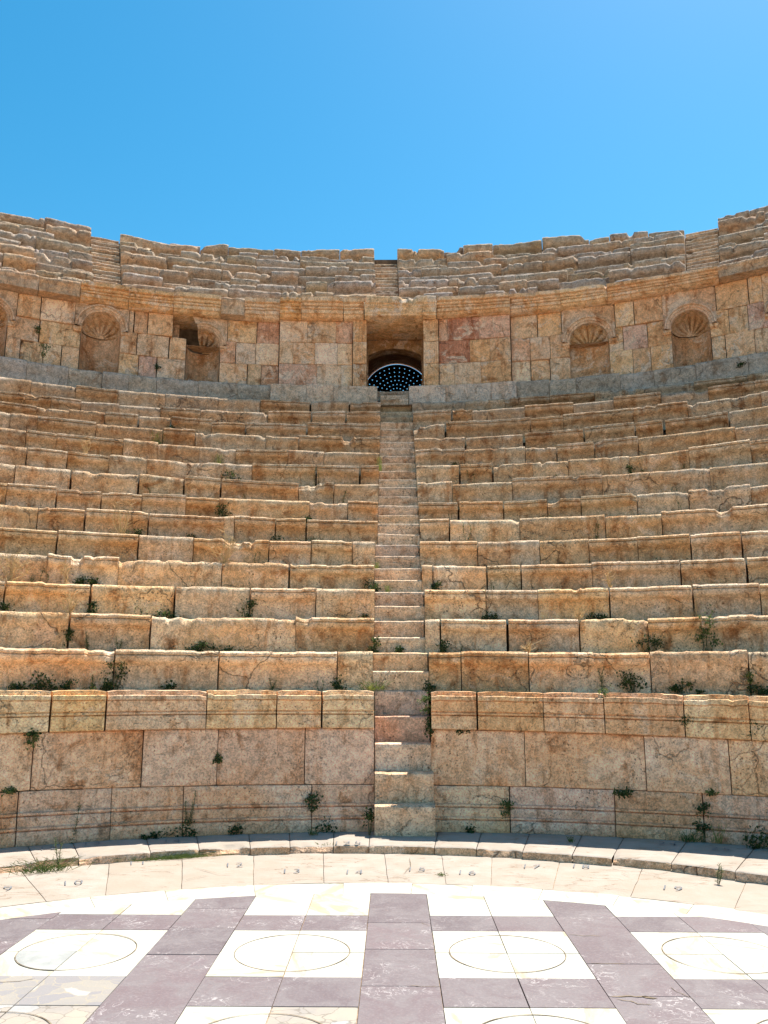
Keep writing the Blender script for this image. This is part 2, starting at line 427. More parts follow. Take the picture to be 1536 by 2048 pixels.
ORD = ['first', 'second', 'third', 'fourth', 'fifth', 'sixth', 'seventh', 'eighth', 'ninth', 'tenth', 'eleventh', 'twelfth',
       'thirteenth', 'fourteenth', 'fifteenth', 'sixteenth', 'seventeenth', 'eighteenth', 'nineteenth', 'twentieth']
EXT = 41.0
JR = {"1": [[-21.19, -13.78, -4.91], [4.45, 9.53, 18.21, 24.78]], "2": [[-24.2, -18.56, -8.0], [2.96, 8.04, 13.37, 18.19, 21.86]], "3": [[-28.33, -22.69, -16.81, -11.34, -6.38], [6.53, 10.4, 15.55, 21.4, 25.74]], "4": [[-25.53, -20.73, -13.38, -8.36], [2.6, 6.65, 9.27, 14.43, 20.58, 24.97]], "5": [[-24.88, -19.28, -15.4, -9.8, -6.63, -3.48], [6.04, 10.71, 14.28, 17.76, 21.35, 24.77]], "6": [[-26.1, -22.97, -18.53, -13.12, -12.35, -9.26, -6.96], [4.02, 9.29, 15.53, 19.52]], "7": [[-28.07, -24.83, -21.78, -18.98, -15.85, -13.41, -6.64, -3.75], [4.73, 8.16, 11.39, 13.87, 17.86, 21.42, 25.51]], "8": [[-27.48, -23.87, -19.12, -15.99, -13.19, -7.43, -4.73], [4.33, 8.86, 15.45, 22.92]], "9": [[-26.72, -24.04, -21.21, -18.56, -10.89, -6.1, -2.66], [4.88, 7.49, 10.44, 13.05, 17.46, 21.58, 25.66]], "10": [[-26.74, -24.74, -20.21, -17.75, -14.76, -12.08, -8.15, -5.41], [2.79, 5.38, 9.93, 12.26, 15.02, 18.14, 24.75]], "11": [[-27.73, -25.98, -22.07, -17.37, -15.02, -9.77, -7.31], [5.42, 9.87, 14.35, 17.91, 19.98, 24.41]], "12": [[-26.01, -23.85, -21.42, -19.1, -16.73, -13.79, -11.31, -6.6, -4.11], [4.01, 10.43, 12.83, 17.88, 21.68]], "13": [[-25.01, -23.02, -20.4, -17.49, -14.6, -9.56, -6.3, -3.58], [4.55, 6.07, 10.02, 13.63, 16.54, 19.89, 23.08]], "14": [[-26.3, -23.35, -20.46, -17.11, -13.26, -10.13, -6.35, -3.28], [5.54, 8.57, 11.92, 15.2, 18.73, 22.14]]}

def fill_joints(js, side, start, ext, lo, hi, R, rnd):
    """joints in degrees ordered away from the stair"""
    js = sorted([abs(j) for j in js if (j > 0) == (side > 0)])
    out = [start] + js
    while out[-1] < ext:
        out.append(out[-1] + degrees(rnd.uniform(lo, hi)/R))
    return [side*j for j in out]

# ---------------------------------------------------------------- lower seating rows
HALF = {1: (-0.33, 0.30), 2: (-0.32, 0.285), 3: (-0.315, 0.31), 4: (-0.325, 0.30), 5: (-0.315, 0.30)}
def half(k):
    if k in HALF: return HALF[k]
    return (-0.285+0.006*(k-6), 0.325+0.007*(k-6))
SEATC = (0.80, 0.63, 0.425)
for k in range(1, 15):
    D = RD(k); R = D-CY
    for side, si, sname in ((-1, 0, 'left'), (1, 1, 'right')):
        rnd = random.Random(k*17+si)
        edge = degrees(half(k)[si]/R)
        js = fill_joints(JR[str(k)][si], side, abs(edge), EXT, 0.8, 1.6, R, rnd)
        root = empty('stone_bench_row', P(D, radians(side*8), rowz(k-1, radians(side*8))),
                     'curved stone bench row %s of the central stairs, %s row up from the podium' % (sname, ORD[k-1]), 'bench row', 'curved stone bench rows of the lower seating')
        top = k >= 12
        for i in range(len(js)-1):
            a, b = js[i], js[i+1]
            gap = degrees(rnd.choice([0.004, 0.006, 0.006, 0.010, 0.016, 0.03 if k < 8 else 0.05])/R)
            a2 = a + side*gap*0.5*(i > 0); b2 = b - side*gap*0.5
            if k == 9 and side < 0 and False: continue
            worn = rnd.random() < (0.42 if k < 6 else 0.55)
            wear = rnd.choice([0.35, 0.5, 0.7, 0.9, 1.25]) * (0.75 if k < 4 else 1.05)
            dz = rnd.uniform(-0.010, 0.012)*(1 if k < 6 else 2.0)
            do = rnd.uniform(-0.012, 0.012)*(1 if k < 6 else 1.5)
            rl = rnd.uniform(-0.010, 0.010)*(1 if k < 6 else 2.0)
            c = vary(SEATC, rnd, 0.16, 0.05); q_ = clamp((k-3)/8)*0.78; c = tuple(lerp(v, w_, q_) for v, w_ in zip(c, (0.43, 0.345, 0.25)))
            if top: c = tuple(lerp(x, y, 0.25*(k-11)*0.5) for x, y in zip(c, (0.46, 0.38, 0.30)))
            block('seat_block', root, M_SEAT if k < 13 or rnd.random() < 0.6 else M_UPPER, c, D+do, radians(a2), radians(b2),
                  lambda th, k=k: rowz(k-1, th)-0.03, lambda th, k=k, dz=dz: rowz(k, th)+dz,
                  [(p0, o0*(1.4 if k > 4 else 1.1)) for p0, o0 in (WORN_P if worn else (SEAT_P if (k < 7 or rnd.random() < 0.25) else SEAT_Q))], 0.55 if k < 14 else 0.75, 0.038, rnd.random()*50, wear, roll=rl, amp=1.0 if k < 8 else 1.35)

# ---------------------------------------------------------------- podium walls
def pod_base(th): return 0.075
def pod_c(th): return 1.084 - 0.1*clamp(th, -TM, TM)*0.8 - 0.15*clamp(th, -TM, TM)**2
def pod_d(th): return 0.52 - 0.05*clamp(th, -TM, TM) + 0.05*th*th
def pod_t(th): return 1.431 - 0.0513*clamp(th, -TM, TM) - 0.047*min(th*th, 0.3)
PC = [[25.5, 21.75, 14.72, 9.58, 6.21], [5.57, 10.46, 14.83, 20.37, 24.64]]
PD = [[26.36, 19.06, 13.77, 7.4], [9.0, 17.52, 23.12]]
PB = [[21.01, 16.08, 6.83], [7.8, 15.26, 21.19]]
CORN_P = [(0, -0.065), (0.03, -0.046), (0.12, -0.042), (0.24, -0.040), (0.36, -0.040), (0.41, -0.040), (0.43, -0.062), (0.455, -0.030), (0.50, -0.028), (0.53, -0.044), (0.56, -0.022), (0.66, -0.014),
          (0.76, -0.006), (0.84, 0.000), (0.86, -0.012), (0.875, 0.014), (0.93, 0.014), (0.985, 0.012), (1.0, 0.004)]
BASE_P = [(0, 0.10), (0.03, 0.110), (0.12, 0.114), (0.22, 0.112), (0.26, 0.100), (0.275, 0.070), (0.295, 0.094), (0.33, 0.094), (0.345, 0.060), (0.40, 0.062), (0.48, 0.062), (0.525, 0.054), (0.54, 0.026),
          (0.56, 0.050), (0.60, 0.050), (0.615, 0.014), (0.70, 0.010), (0.8, 0.008), (0.9, 0.008), (0.97, 0.006), (1.0, -0.004)]
for side, si, sname in ((-1, 0, 'left'), (1, 1, 'right')):
    rnd = random.Random(400+si)
    root = empty('podium_wall', P(9.12, radians(side*8), 0.075),
                 'moulded ochre stone podium wall around the orchestra, %s of the projecting steps' % sname, 'podium wall', 'podium walls')
    for lst, nm, zb, zt, prof, DD, mat, c0, lo, hi in (
            (PC, 'cornice_block', pod_c, pod_t, CORN_P, 9.02, M_PODIUM, (1.0, 0.69, 0.42), 0.6, 1.2),
            (PD, 'wall_slab', pod_d, pod_c, FLAT_P, 9.11, M_PODIUM, (1.0, 0.675, 0.465), 0.8, 1.4),
            (PB, 'base_moulding', pod_base, pod_d, BASE_P, 9.11, M_PODIUM, (0.94, 0.625, 0.435), 0.8, 1.4)):
        R = DD-CY
        js = fill_joints([side*x for x in lst[si]], side, degrees(abs(-0.31 if si == 0 else 0.29)/R), EXT, lo, hi, R, rnd)
        for i in range(len(js)-1):
            gap = degrees(rnd.choice([0.006, 0.009, 0.013, 0.026 if nm == 'cornice_block' else 0.008])/R)
            a2 = js[i] + side*gap*0.5*(i > 0); b2 = js[i+1] - side*gap*0.5
            corn = nm == 'cornice_block'
            block(nm, root, mat, vary(c0, rnd, 0.10, 0.05), DD+rnd.uniform(-0.012, 0.012), radians(a2), radians(b2),
                  (lambda th, z=zb, q=(0 if nm == 'base_moulding' else 0.003): z(th)+q), (lambda th, z=zt: z(th)-0.004), prof, 0.6 if corn else 0.35, 0.035, rnd.random()*50, rnd.choice([0.3, 0.5, 0.8, 1.15]) if corn else 0.22,
                  tops=[(0.02, 0.0), (0.062, 0.0), (0.068, 0.045), (0.1, 0.046), (0.25, 0.046), (0.6, 0.046)] if corn else [(0.35, 0)],
                  amp=0.9 if nm != 'base_moulding' else 0.6, ends=0.018)

# ---------------------------------------------------------------- central stairway
stair = empty('central_stairway', P(8.9, 0, 0.075), 'narrow central stone stairway climbing from the orchestra floor to the arched doorway', 'stairway')
STEPP = [(0, -0.004), (0.12, -0.004), (0.3, -0.006), (0.5, -0.006), (0.66, 0.0), (0.8, 0.008), (0.90, 0.010), (0.955, 0.004), (1.0, -0.026)]
def step(root, D, zb, zt, x0, x1, depth, color, seed, wear=0.25, mat=M_STEP, seg=0.04):
    R = D-CY
    return block('step', root, mat, color, D, x0/R, x1/R, lambda th: zb, lambda th: zt, STEPP, depth, seg, seed, wear, ends=0.004, amp=0.7)
rs = random.Random(5)
pz = [0.078, 0.362, 0.656, 0.934, 1.207, 1.476]
pD = [8.75, 8.95, 9.15, 9.35, 9.52]
pcols = [(0.86, 0.62, 0.42), (0.86, 0.66, 0.48), (0.90, 0.70, 0.54), (0.70, 0.48, 0.36), (0.84, 0.65, 0.52)]
for i in range(5):
    step(stair, pD[i], pz[i]+(0.002 if i else -0.004), pz[i+1], -0.30 if i < 3 else -0.304, 0.30 if i < 3 else 0.286, 0.75, pcols[i], i*3.3, 0.5 if i < 3 else 0.3)
for k in range(1, 15):
    z0, z1 = rowz(k-1, 0), rowz(k, 0)
    zm = lerp(z0, z1, 0.5)+rs.uniform(-0.012, 0.012)
    h0, h1 = half(k)
    c = vary(tuple(v*(1-0.03*max(0, k-3)) for v in (0.78, 0.625, 0.46)), rs, 0.09, 0.03)
    wide = 0.10 if k in (1, 2, 3) else 0
    step(stair, RD(k)+0.004, z0-0.02, zm, h0+0.004, h1-0.004, 0.6, c, k*2.1+40)
    step(stair, RD(k)+0.235, zm-0.03, z1+rs.uniform(-0.008, 0.004), h0+0.004, h1-0.004, 0.6, vary(c, rs, 0.05), k*3.7+80)
for i, (D, z0, z1) in enumerate(((16.05, 6.9, 7.12), (16.4, 7.1, 7.32), (16.75, 7.3, 7.52))):
    step(stair, D, z0, z1, -0.24, 0.32, 0.6, (0.70, 0.52, 0.38), 130+i)

# ---------------------------------------------------------------- upper seating rows and stairs
UST = [(-22.38, -20.42), (-1.13, 0.62), (22.15, 24.35)]
WEDGES = [(-EXT-3, -22.42, 'left of the left upper stairs', 0), (-20.38, -1.15, 'between the left and central upper stairs', 1),
          (0.64, 22.1, 'between the central and right upper stairs', 2), (24.4, EXT+3, 'right of the right upper stairs', 3)]
UPC = (0.47, 0.40, 0.325)
for j in range(-1, 8):
    D = UD(j); R = D-CY
    for a, b, wn, wi in WEDGES:
        rnd = random.Random(j*31+wi*7+900)
        mid = radians((a+b)/2)
        root = empty('stone_bench_row', P(D, mid, uz(j, mid)-0.43), 'weathered bench row %s, %s row above the niche wall' % (wn, ORD[j+1]),
                     'bench row', 'weathered bench rows of the upper seating')
        t = a; 
        while t < b-0.3:
            wdt = degrees(rnd.uniform(0.5, 1.35)/R)
            e = t+wdt
            if e > b-1.2: e = b
            miss = rnd.random() < (0.05 if -1 < j < 7 else 0.0)
            if not miss:
                g = degrees(rnd.choice([0.004, 0.01, 0.025])/R)
                c = vary(UPC, rnd, 0.16, 0.09)
                if rnd.random() < 0.18: c = vary((0.60, 0.45, 0.31), rnd, 0.1)
                ruin = rnd.random() < 0.3
                dz = rnd.uniform(-0.035, 0.03) - (rnd.uniform(0.02, 0.10) if ruin else 0)
                if j == 7: dz = rnd.uniform(-0.03, 0.02) - (rnd.choice([0, 0, 0, 0.05]))
                block('seat_block', root, M_UPPER, c, D+rnd.uniform(-0.04, 0.05)+(0.05 if ruin else 0), radians(t+g/2), radians(e-g/2),
                      (lambda th, j=j: (uz(j-1, th) if j > -1 else uz(-1, th)-0.5)-0.10), (lambda th, j=j, dz=dz: uz(j, th)+dz),
                      WORN_P if ruin else UPPER_P, 0.72, 0.05, rnd.random()*50, 1.6 if ruin else rnd.uniform(0.8, 1.5), roll=rnd.uniform(-0.035, 0.035), amp=1.6, ends=0.03)
            t = e
for (a, b), wn in zip(UST, ('left', 'central', 'right')):
    mid = radians((a+b)/2)
    root = empty('upper_stairway', P(17.1, mid, 9.4), 'narrow worn stairway cut through the upper seating rows, the %s one of three' % wn, 'stairway', 'upper stairways')
    for j in range(-1, 8):
        D = UD(j); R = D-CY
        z1 = uz(j, mid) if j < 7 else UZ[7]-0.18; z0 = (uz(j-1, mid) if j > -1 else z1-0.42)
        for q in range(2):
            za = lerp(z0, z1, q/2)-0.05; zc = lerp(z0, z1, (q+1)/2)-0.03+rs.uniform(-0.02, 0.015)
            block('step', root, M_UPPER, vary((0.62, 0.48, 0.35), rs, 0.12), D+0.10+q*0.27+rs.uniform(-0.02, 0.02), radians(a), radians(b), lambda th, za=za: za, lambda th, zc=zc: zc,
                  WORN_P, 0.5, 0.06, rs.random()*60, 0.7, ends=0.004, amp=1.5)

# ---------------------------------------------------------------- core fill behind the stones
def revolve(name, pts, a0, a1, n, mat, kind, skip=None):
    V = []; F = []
    for i in range(n+1):
        th = radians(lerp(a0, a1, i/n))
        for (D, zf) in pts:
            V.append(P(D, th, zf(th) if callable(zf) else zf))
    m = len(pts)
    for i in range(n):
        mid = lerp(a0, a1, (i+0.5)/n)
        for j in range(m-1):
            if skip and skip(mid, j): continue
            a = i*m+j
            F.append((a, a+m, a+m+1, a+1))
    o = build(name, V, F, mat, None, smooth=False)
    tag(o, kind='structure')
    return o
pts = [(9.72, -0.3)]
pts += [(9.72, 1.30), (RD(1)+0.30, 1.30)]
for k in range(1, 15):
    pts += [(RD(k)+0.30, lambda th, k=k: rowz(k, th)-0.12)]
    pts += [((RD(k+1)+0.30) if k < 14 else 17.60, lambda th, k=k: rowz(k, th)-0.12)]
pts += [(17.60, 7.40)]
revolve('earth_bank', pts, -56, 56, 112, M_CORE, 'structure')
pts2 = [(17.55, 7.3), (17.55, 9.2), (17.34, 9.25)]
for j in range(-1, 8):
    pts2 += [(UD(j)+0.30, lambda th, j=j: uz(j, th)-0.45 if j > -1 else 9.25), (UD(j)+0.30, lambda th, j=j: uz(j, th)-0.16)]
pts2 += [(22.5, lambda th: uz(6, th)-0.1), (22.7, 6.0)]
revolve('earth_bank', pts2, -56, 56, 280, M_CORE, 'structure',
        skip=lambda a, j: (j <= 0 and -2.3 < a < 2.8) or (j == len(pts2)-2 and -3.2 < a < 3.6))

# walkway paving in front of the niche wall
def walk():
    V = []; F = []; n = 90
    for i in range(n+1):
        th = radians(lerp(-EXT-2, EXT+2, i/n))
        for D, dz in ((15.75, 0.0), (16.2, 0.0), (16.8, 0.01)):
            p = Vector(P(D, th, rowz(14, th)-0.02)); V.append((p.x, p.y, p.z+dz+noise.noise(p*2)*0.01))
    for i in range(n):
        for j in range(2):
            a = i*3+j; F.append((a, a+3, a+4, a+1))
    tag(build('path', V, F, M_UPPER, None, (0.5, 0.4, 0.3)), kind='structure')
walk()

# ---------------------------------------------------------------- niche wall
WD = 16.85
def lvl(f): return lambda th: lerp(plinthz(th), walltop(th), f)
PINK = (0.74, 0.48, 0.345); TAN = (0.84, 0.59, 0.375); RED = (0.58, 0.31, 0.225); PALE = (0.90, 0.68, 0.48)
NICHES = [(-30.32, -27.97, 8.354, 'plain'), (-23.09, -20.37, 8.474, 'shell'), (-15.62, -13.15, 8.406, 'broken'),
          (13.55, 16.42, 8.43, 'low'), (20.84, 23.47, 8.459, 'shell'), (27.59, 30.03, 8.46, 'shell')]
A_J = {-1: [27.5, 25.9, 23.89, 19.48, 18.49, 16.69, 12.47, 10.39, 8.7], 1: [9.18, 11.21, 13.07, 16.98, 18.33, 20.46, 24.17, 26.17]}
B_J = {-1: [25.87, 19.2, 16.88, 11.95, 10.45, 8.7], 1: [9.18, 10.61, 12.1, 17.45, 19.17, 24.75, 26.0]}
C_J = {-1: [27.0, 25.51, 24.31, 19.0, 17.69, 11.03, 10.0, 8.7], 1: [9.18, 10.6, 12.06, 18.05, 19.31, 24.41, 26.29]}
BAY = {-1: ([6.56, 4.35], [7.63, 5.95, 4.21], [5.76, 3.92]), 1: ([4.34, 6.77], [6.04, 7.57], [4.82, 6.84])}
for side, sname in ((-1, 'left'), (1, 'right')):
    rnd = random.Random(77+side)
    root = empty('niche_wall', P(WD, radians(side*15), 7.3), 'tall curved wall of squared blocks with shell niches, %s of the arched doorway' % sname, 'wall', 'niche walls')
    nis = [(min(abs(a), abs(b)), max(abs(a), abs(b)), zs, kd) for a, b, zs, kd in NICHES if (a > 0) == (side > 0)]
    for ci, (JJ, f0, f1) in enumerate(((C_J[side], 0.0, 0.345), (B_J[side], 0.345, 0.67), (A_J[side], 0.67, 1.0))):
        js = list(JJ)
        pad = 0.0 if ci < 2 else 0.50
        cuts = []
        for (a, b, zs, kd) in nis:
            cuts.append((a-pad, b+pad, kd))
        js = [x for x in js if not any(c0-0.35 < x < c1+0.35 for c0, c1, _ in cuts)]
        for c0, c1, _ in cuts: js += [c0, c1]
        last = max(js)
        while last < EXT: last += degrees(rnd.uniform(0.5, 1.0)/15.7); js.append(last)
        js = sorted(set(js))
        for a, b in zip(js, js[1:]):
            m = (a+b)/2
            if any(c0 < m < c1 for c0, c1, _ in cuts): continue
            if b-a > 4.2:
                seq = [a, (a+b)/2, b]
            else: seq = [a, b]
            for a_, b_ in zip(seq, seq[1:]):
                deep = 0.0
                if ci == 2 and side < 0 and 14.9 < (a_+b_)/2 < 17.2: deep = 0.45
                g = degrees(rnd.choice([0.008, 0.012, 0.022])/15.7)
                c = vary(rnd.choice([TAN, TAN, PINK, PALE, TAN]), rnd, 0.10, 0.06)
                block('wall_block', root, M_WALL, c, WD+rnd.uniform(-0.025, 0.025)+deep, radians(side*(a_+g/2)), radians(side*(b_-g/2)),
                      lambda th, f=f0: lvl(f)(th)+0.003, lambda th, f=f1: lvl(f)(th)-0.004, FLAT_P, 0.22, 0.045, rnd.random()*50, 0.6,
                      tops=[(0.03, 0)], amp=1.0, ends=0.02)
    # projecting bay beside the doorway
    for ci, (f0, f1) in enumerate(((0.0, 0.345), (0.345, 0.67), (0.67, 1.0))):
        bj = [3.05 if side < 0 else 3.66] + sorted(BAY[side][2-ci]) + [8.68 if side < 0 else 9.14]
        for qi, (a_, b_) in enumerate(zip(bj, bj[1:])):
            g = degrees(0.005/15.7)
            c = vary(rnd.choice([TAN, PINK, PALE]), rnd, 0.09, 0.05)
            if side > 0 and ((ci == 2 and qi == 1) or (ci == 1 and qi == 0)): c = RED
            block('wall_block', root, M_WALL, c, 16.70+rnd.uniform(-0.008, 0.008), radians(side*(a_+g/2)), radians(side*(b_-g/2)),
                  lambda th, f=f0: lvl(f)(th)+0.003, lambda th, f=f1: lvl(f)(th)-0.004, FLAT_P, 0.37, 0.05, rnd.random()*50, 0.3, tops=[(0.03, 0)], ends=0.015)
    # grey plinth course
    a = 1.30 if side > 0 else 1.12
    while a < EXT:
        b = a+degrees(rnd.uniform(0.45, 0.95)/15.6)
        near = a < (8.5 if side < 0 else 8)
        c = vary((0.85, 0.65, 0.50) if near else (0.55, 0.465, 0.385), rnd, 0.10, 0.03)
        block('plinth_block', root, M_STEP if near else M_GREY, c, (16.52 if near else 16.6)+rnd.uniform(-0.03, 0.03), radians(side*(a+0.01)), radians(side*(b-0.01)),
              lambda th: plinthz(th)-0.62, lambda th, q=rnd.uniform(-0.035, 0.012): plinthz(th)-0.006+q, WORN_P if not near else FLAT_P, 0.42, 0.05, rnd.random()*50, 0.5, tops=[(0.03, 0), (0.1, 0)], amp=1.2, ends=0.02)
        a = b
    # cornice
    CJ = {-1: [2.19, 3.8, 7.08, 8.75, 9.91, 11.44, 13.22, 16.74, 20.0, 23.39, 26.22], 1: [3.5, 6.87, 9.18, 13.0, 16.47, 20.59, 24.32]}[side]
    last = CJ[-1]
    while last < EXT: last += degrees(rnd.uniform(0.7, 1.2)/15.4); CJ.append(last)
    COP = [(0, -0.15), (0.05, -0.12), (0.10, -0.10), (0.16, -0.09), (0.18, -0.05), (0.26, -0.045), (0.36, -0.042), (0.39, -0.062), (0.42, -0.018), (0.50, -0.014), (0.53, -0.034), (0.56, 0.01), (0.66, 0.03), (0.70, 0.012), (0.74, 0.075), (0.86, 0.085), (0.96, 0.08), (1.0, 0.04)]
    for qi, (a_, b_) in enumerate(zip(CJ, CJ[1:])):
        bay = b_ < 9.3
        rough = rnd.random() < 0.2 or (side < 0 and a_ > 26) or (side > 0 and a_ > 24)
        c = vary((0.80, 0.59, 0.37) if not rough else (0.66, 0.49, 0.33), rnd, 0.08, 0.05)
        g = degrees(rnd.choice([0.004, 0.012])/15.4)
        block('cornice_block', root, M_WALL if not rough else M_UPPER, c, (16.42 if bay else 16.56)+rnd.uniform(-0.012, 0.012), radians(side*(a_+g/2)), radians(side*(b_-g/2)),
              lambda th: walltop(th)+0.004, lambda th, q=rnd.uniform(-0.02, 0.02): corntop(th)+q, COP if not rough else WORN_P, 1.1, 0.045, rnd.random()*50,
              rnd.choice([0.5, 0.9, 1.4]), amp=0.75, ends=0.02)
    # niches
    for (a, b, zs, kd) in nis:
        tc = radians(side*(a+b)/2); Rw = WD-CY; hw = Rw*radians(b-a)/2
        if kd == 'low': hw *= 1.0
        ztop = walltop(tc)
        zb0 = plinthz(tc)
        sd = rnd.random()*30; er = rnd.choice([0.8, 1.6, 2.4])
        def Q(u, d, z, sd=sd, amp=1.0, er=er):
            amp = amp*er
            p = Vector(P(WD+d, tc+u/Rw, z)); q = p+Vector((sd, 0, 0))
            return P(WD+d+amp*(noise.noise(q*5)*0.012+noise.noise(q*16)*0.005), tc+u/Rw, z+noise.noise(q*4)*0.004)
        nroot = empty('niche', P(WD, tc, zb0)); nroot.parent = root
        nroot.location = Vector(P(WD, tc, zb0))-root.location
        def nb(nm, V, F, mat, c):
            off = Vector(P(WD, tc, zb0))
            me = bpy.data.meshes.new(nm); me.from_pydata([tuple(Vector(v)-off) for v in V], [], F); me.materials.append(mat)
            me.polygons.foreach_set('use_smooth', [True]*len(me.polygons)); me.set_sharp_from_angle(angle=radians(40))
            o = bpy.data.objects.new(nm, me); C.objects.link(o); o.parent = nroot; o.color = (*c, 1)
            return o
        rr = hw
        broken = kd == 'broken'
        # recess
        V = []; F = []; nph, nz = 20, 14
        for iz in range(nz+1):
            z = lerp(zb0-0.05, zs+0.0, iz/nz)
            for ip in range(nph+1):
                ph = pi*ip/nph
                bandz = 0.03*exp(-((zs-0.03-z)/0.025)**2) if kd in ('shell', 'plain') else 0.0
                flat = 0.8 if kd != 'low' else 0.45
                V.append(Q(cos(ph)*(rr-bandz), 0.06+sin(ph)**(0.6 if kd == 'low' else 0.8)*0.60*flat-bandz*sin(ph), z))
        for iz in range(nz):
            for ip in range(nph):
                q = iz*(nph+1)+ip; F.append((q, q+1, q+nph+2, q+nph+1))
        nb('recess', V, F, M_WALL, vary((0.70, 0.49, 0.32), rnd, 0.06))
        # conch
        V = []; F = []; na, nr = 56, 12
        amax = pi*(0.62 if broken else 1.0)
        for ir in range(nr+1):
            rho = ir/nr
            for ia in range(na+1):
                al = amax*ia/na
                if side < 0: al2 = al
                else: al2 = al
                fl = abs(sin(7.5*al2+0.3))
                dep = (0.46 if kd != 'low' else 0.24)*sqrt(max(0, 1-rho*rho))+0.03
                dep += 0.13*(1-fl)**1.5*sstep(0.10, 0.7, rho)
                dd = 0 if not broken else 0.0
                V.append(Q(cos(al)*rho*rr*1.0, dep-0.0 + (0.06*(1-rho) if kd == 'low' else 0), zs+sin(al)*rho*rr*(1.0), amp=0.8))
        for ir in range(nr):
            for ia in range(na):
                q = ir*(na+1)+ia; F.append((q, q+1, q+na+2, q+na+1))
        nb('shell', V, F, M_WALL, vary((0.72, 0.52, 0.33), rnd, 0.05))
        if kd == 'low' or broken:
            # broken underside: flat ledge below the shell
            V = []; F = []
            for ip in range(nph+1):
                ph = pi*ip/nph
                V.append(Q(cos(ph)*rr, 0.05+0.10*abs(noise.noise(Vector((ip*0.5, sd, 0)))), zs)); V.append(Q(cos(ph)*rr, 0.06+sin(ph)*0.4, zs+0.004))
            for ip in range(nph): F.append((2*ip, 2*ip+1, 2*ip+3, 2*ip+2))
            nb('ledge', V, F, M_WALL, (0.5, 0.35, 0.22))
        # arch moulding + surrounding stone
        HP = [(1.0, 0.12), (1.0, 0.03), (1.0, -0.04), (1.04, -0.055), (1.10, -0.05), (1.12, -0.08), (1.22, -0.085), (1.26, -0.125), (1.33, -0.125), (1.36, -0.10), (1.38, -0.012)]
        V = []; F = []; na = 48
        outw = rr+radians(0.5)*Rw; outh = max(ztop-zs-0.004, rr*1.39)
        for ia in range(na+1):
            al = amax*ia/na
            for (q, d) in HP:
                V.append(Q(cos(al)*rr*q, d, min(zs+sin(al)*rr*q, ztop-0.002)))
            ca, sa = cos(al), sin(al)
            rb = min(outw/max(abs(ca), 1e-4), outh/max(sa, 1e-4)); rb = max(rb, rr*1.385)
            V.append(Q(ca*rb, -0.012, min(zs+sa*rb, ztop-0.002)))
        m = len(HP)+1
        for ia in range(na):
            for j in range(m-1):
                q = ia*m+j; F.append((q, q+1, q+m+1, q+m))
        nb('arch_moulding', V, F, M_WALL, vary((0.76, 0.56, 0.39), rnd, 0.06))
        # impost blocks and spandrel backing down to the middle course
        for s2 in ((1, -1) if not broken else ((1,) if cos(0) > 0 else (1,))):
            V = []; F = []
            us = [s2*rr*1.0, s2*rr*1.42]
            zz = [zs-0.085, zs-0.07, zs-0.055, zs-0.02, zs-0.005]; dd = [-0.015, -0.02, -0.05, -0.055, -0.055]
            for z, d in zip(zz, dd):
                for uu in us: V.append(Q(uu, d, z))
                V.append(Q(us[1], 0.1, z)); V.append(Q(us[0], 0.1, z))
            for i in range(4):
                for j in range(4): F.append((i*4+j, i*4+(j+1) % 4, (i+1)*4+(j+1) % 4, (i+1)*4+j))
            F += [(0, 1, 2, 3), (16, 17, 18, 19)]
            nb('impost', V, F, M_WALL, vary(TAN, rnd, 0.06))

# ---------------------------------------------------------------- doorway
TUNNEL = dict(xd=0.03)
door = empty('doorway', P(16.7, radians(0.25), 7.52), 'rectangular doorway with fluted jambs and moulded lintel at the head of the central stairs', 'doorway')
def flute(fr):
    s = fr*7
    return 0.012*(1 if int(s) % 2 == 0 else 0) + 0.02*(abs(fr-0.5)*2)
rd = random.Random(3)
for s2, a, b in ((-1, -3.01, -1.96), (1, 2.46, 3.62)):
    for f0, f1 in ((0.0, 0.345), (0.345, 0.67), (0.67, 1.0)):
        block('jamb', door, M_WALL, vary(TAN, rd, 0.06), 16.66, radians(a), radians(b), lambda th, f=f0: lvl(f)(0)+0.003, lambda th, f=f1: (lvl(f)(0) if f < 1 else 9.075)-0.004,
              FLAT_P, 1.1, 0.012, rd.random()*30, 0.3, tops=[(0.03, 0)], outf=flute, amp=0.8, ends=0.006)
LIN_P = [(0, -0.10), (0.04, -0.06), (0.14, -0.05), (0.16, -0.03), (0.28, -0.026), (0.44, -0.022), (0.46, -0.005), (0.62, 0.0), (0.64, 0.02), (0.80, 0.026), (0.95, 0.026), (1.0, 0.01)]
block('lintel', door, M_WALL, (0.82, 0.61, 0.38), 16.40, radians(-2.15), radians(3.46), lambda th: 9.078, lambda th: 9.49, LIN_P, 1.3, 0.045, 4.4, 1.1, amp=1.2, ends=0.015)
block('threshold', door, M_STEP, (0.50, 0.40, 0.31), 16.72, radians(-1.95), radians(2.44), lambda th: 7.3, lambda th: 7.52, STEPP, 0.35, 0.06, 6.1, 0.3)

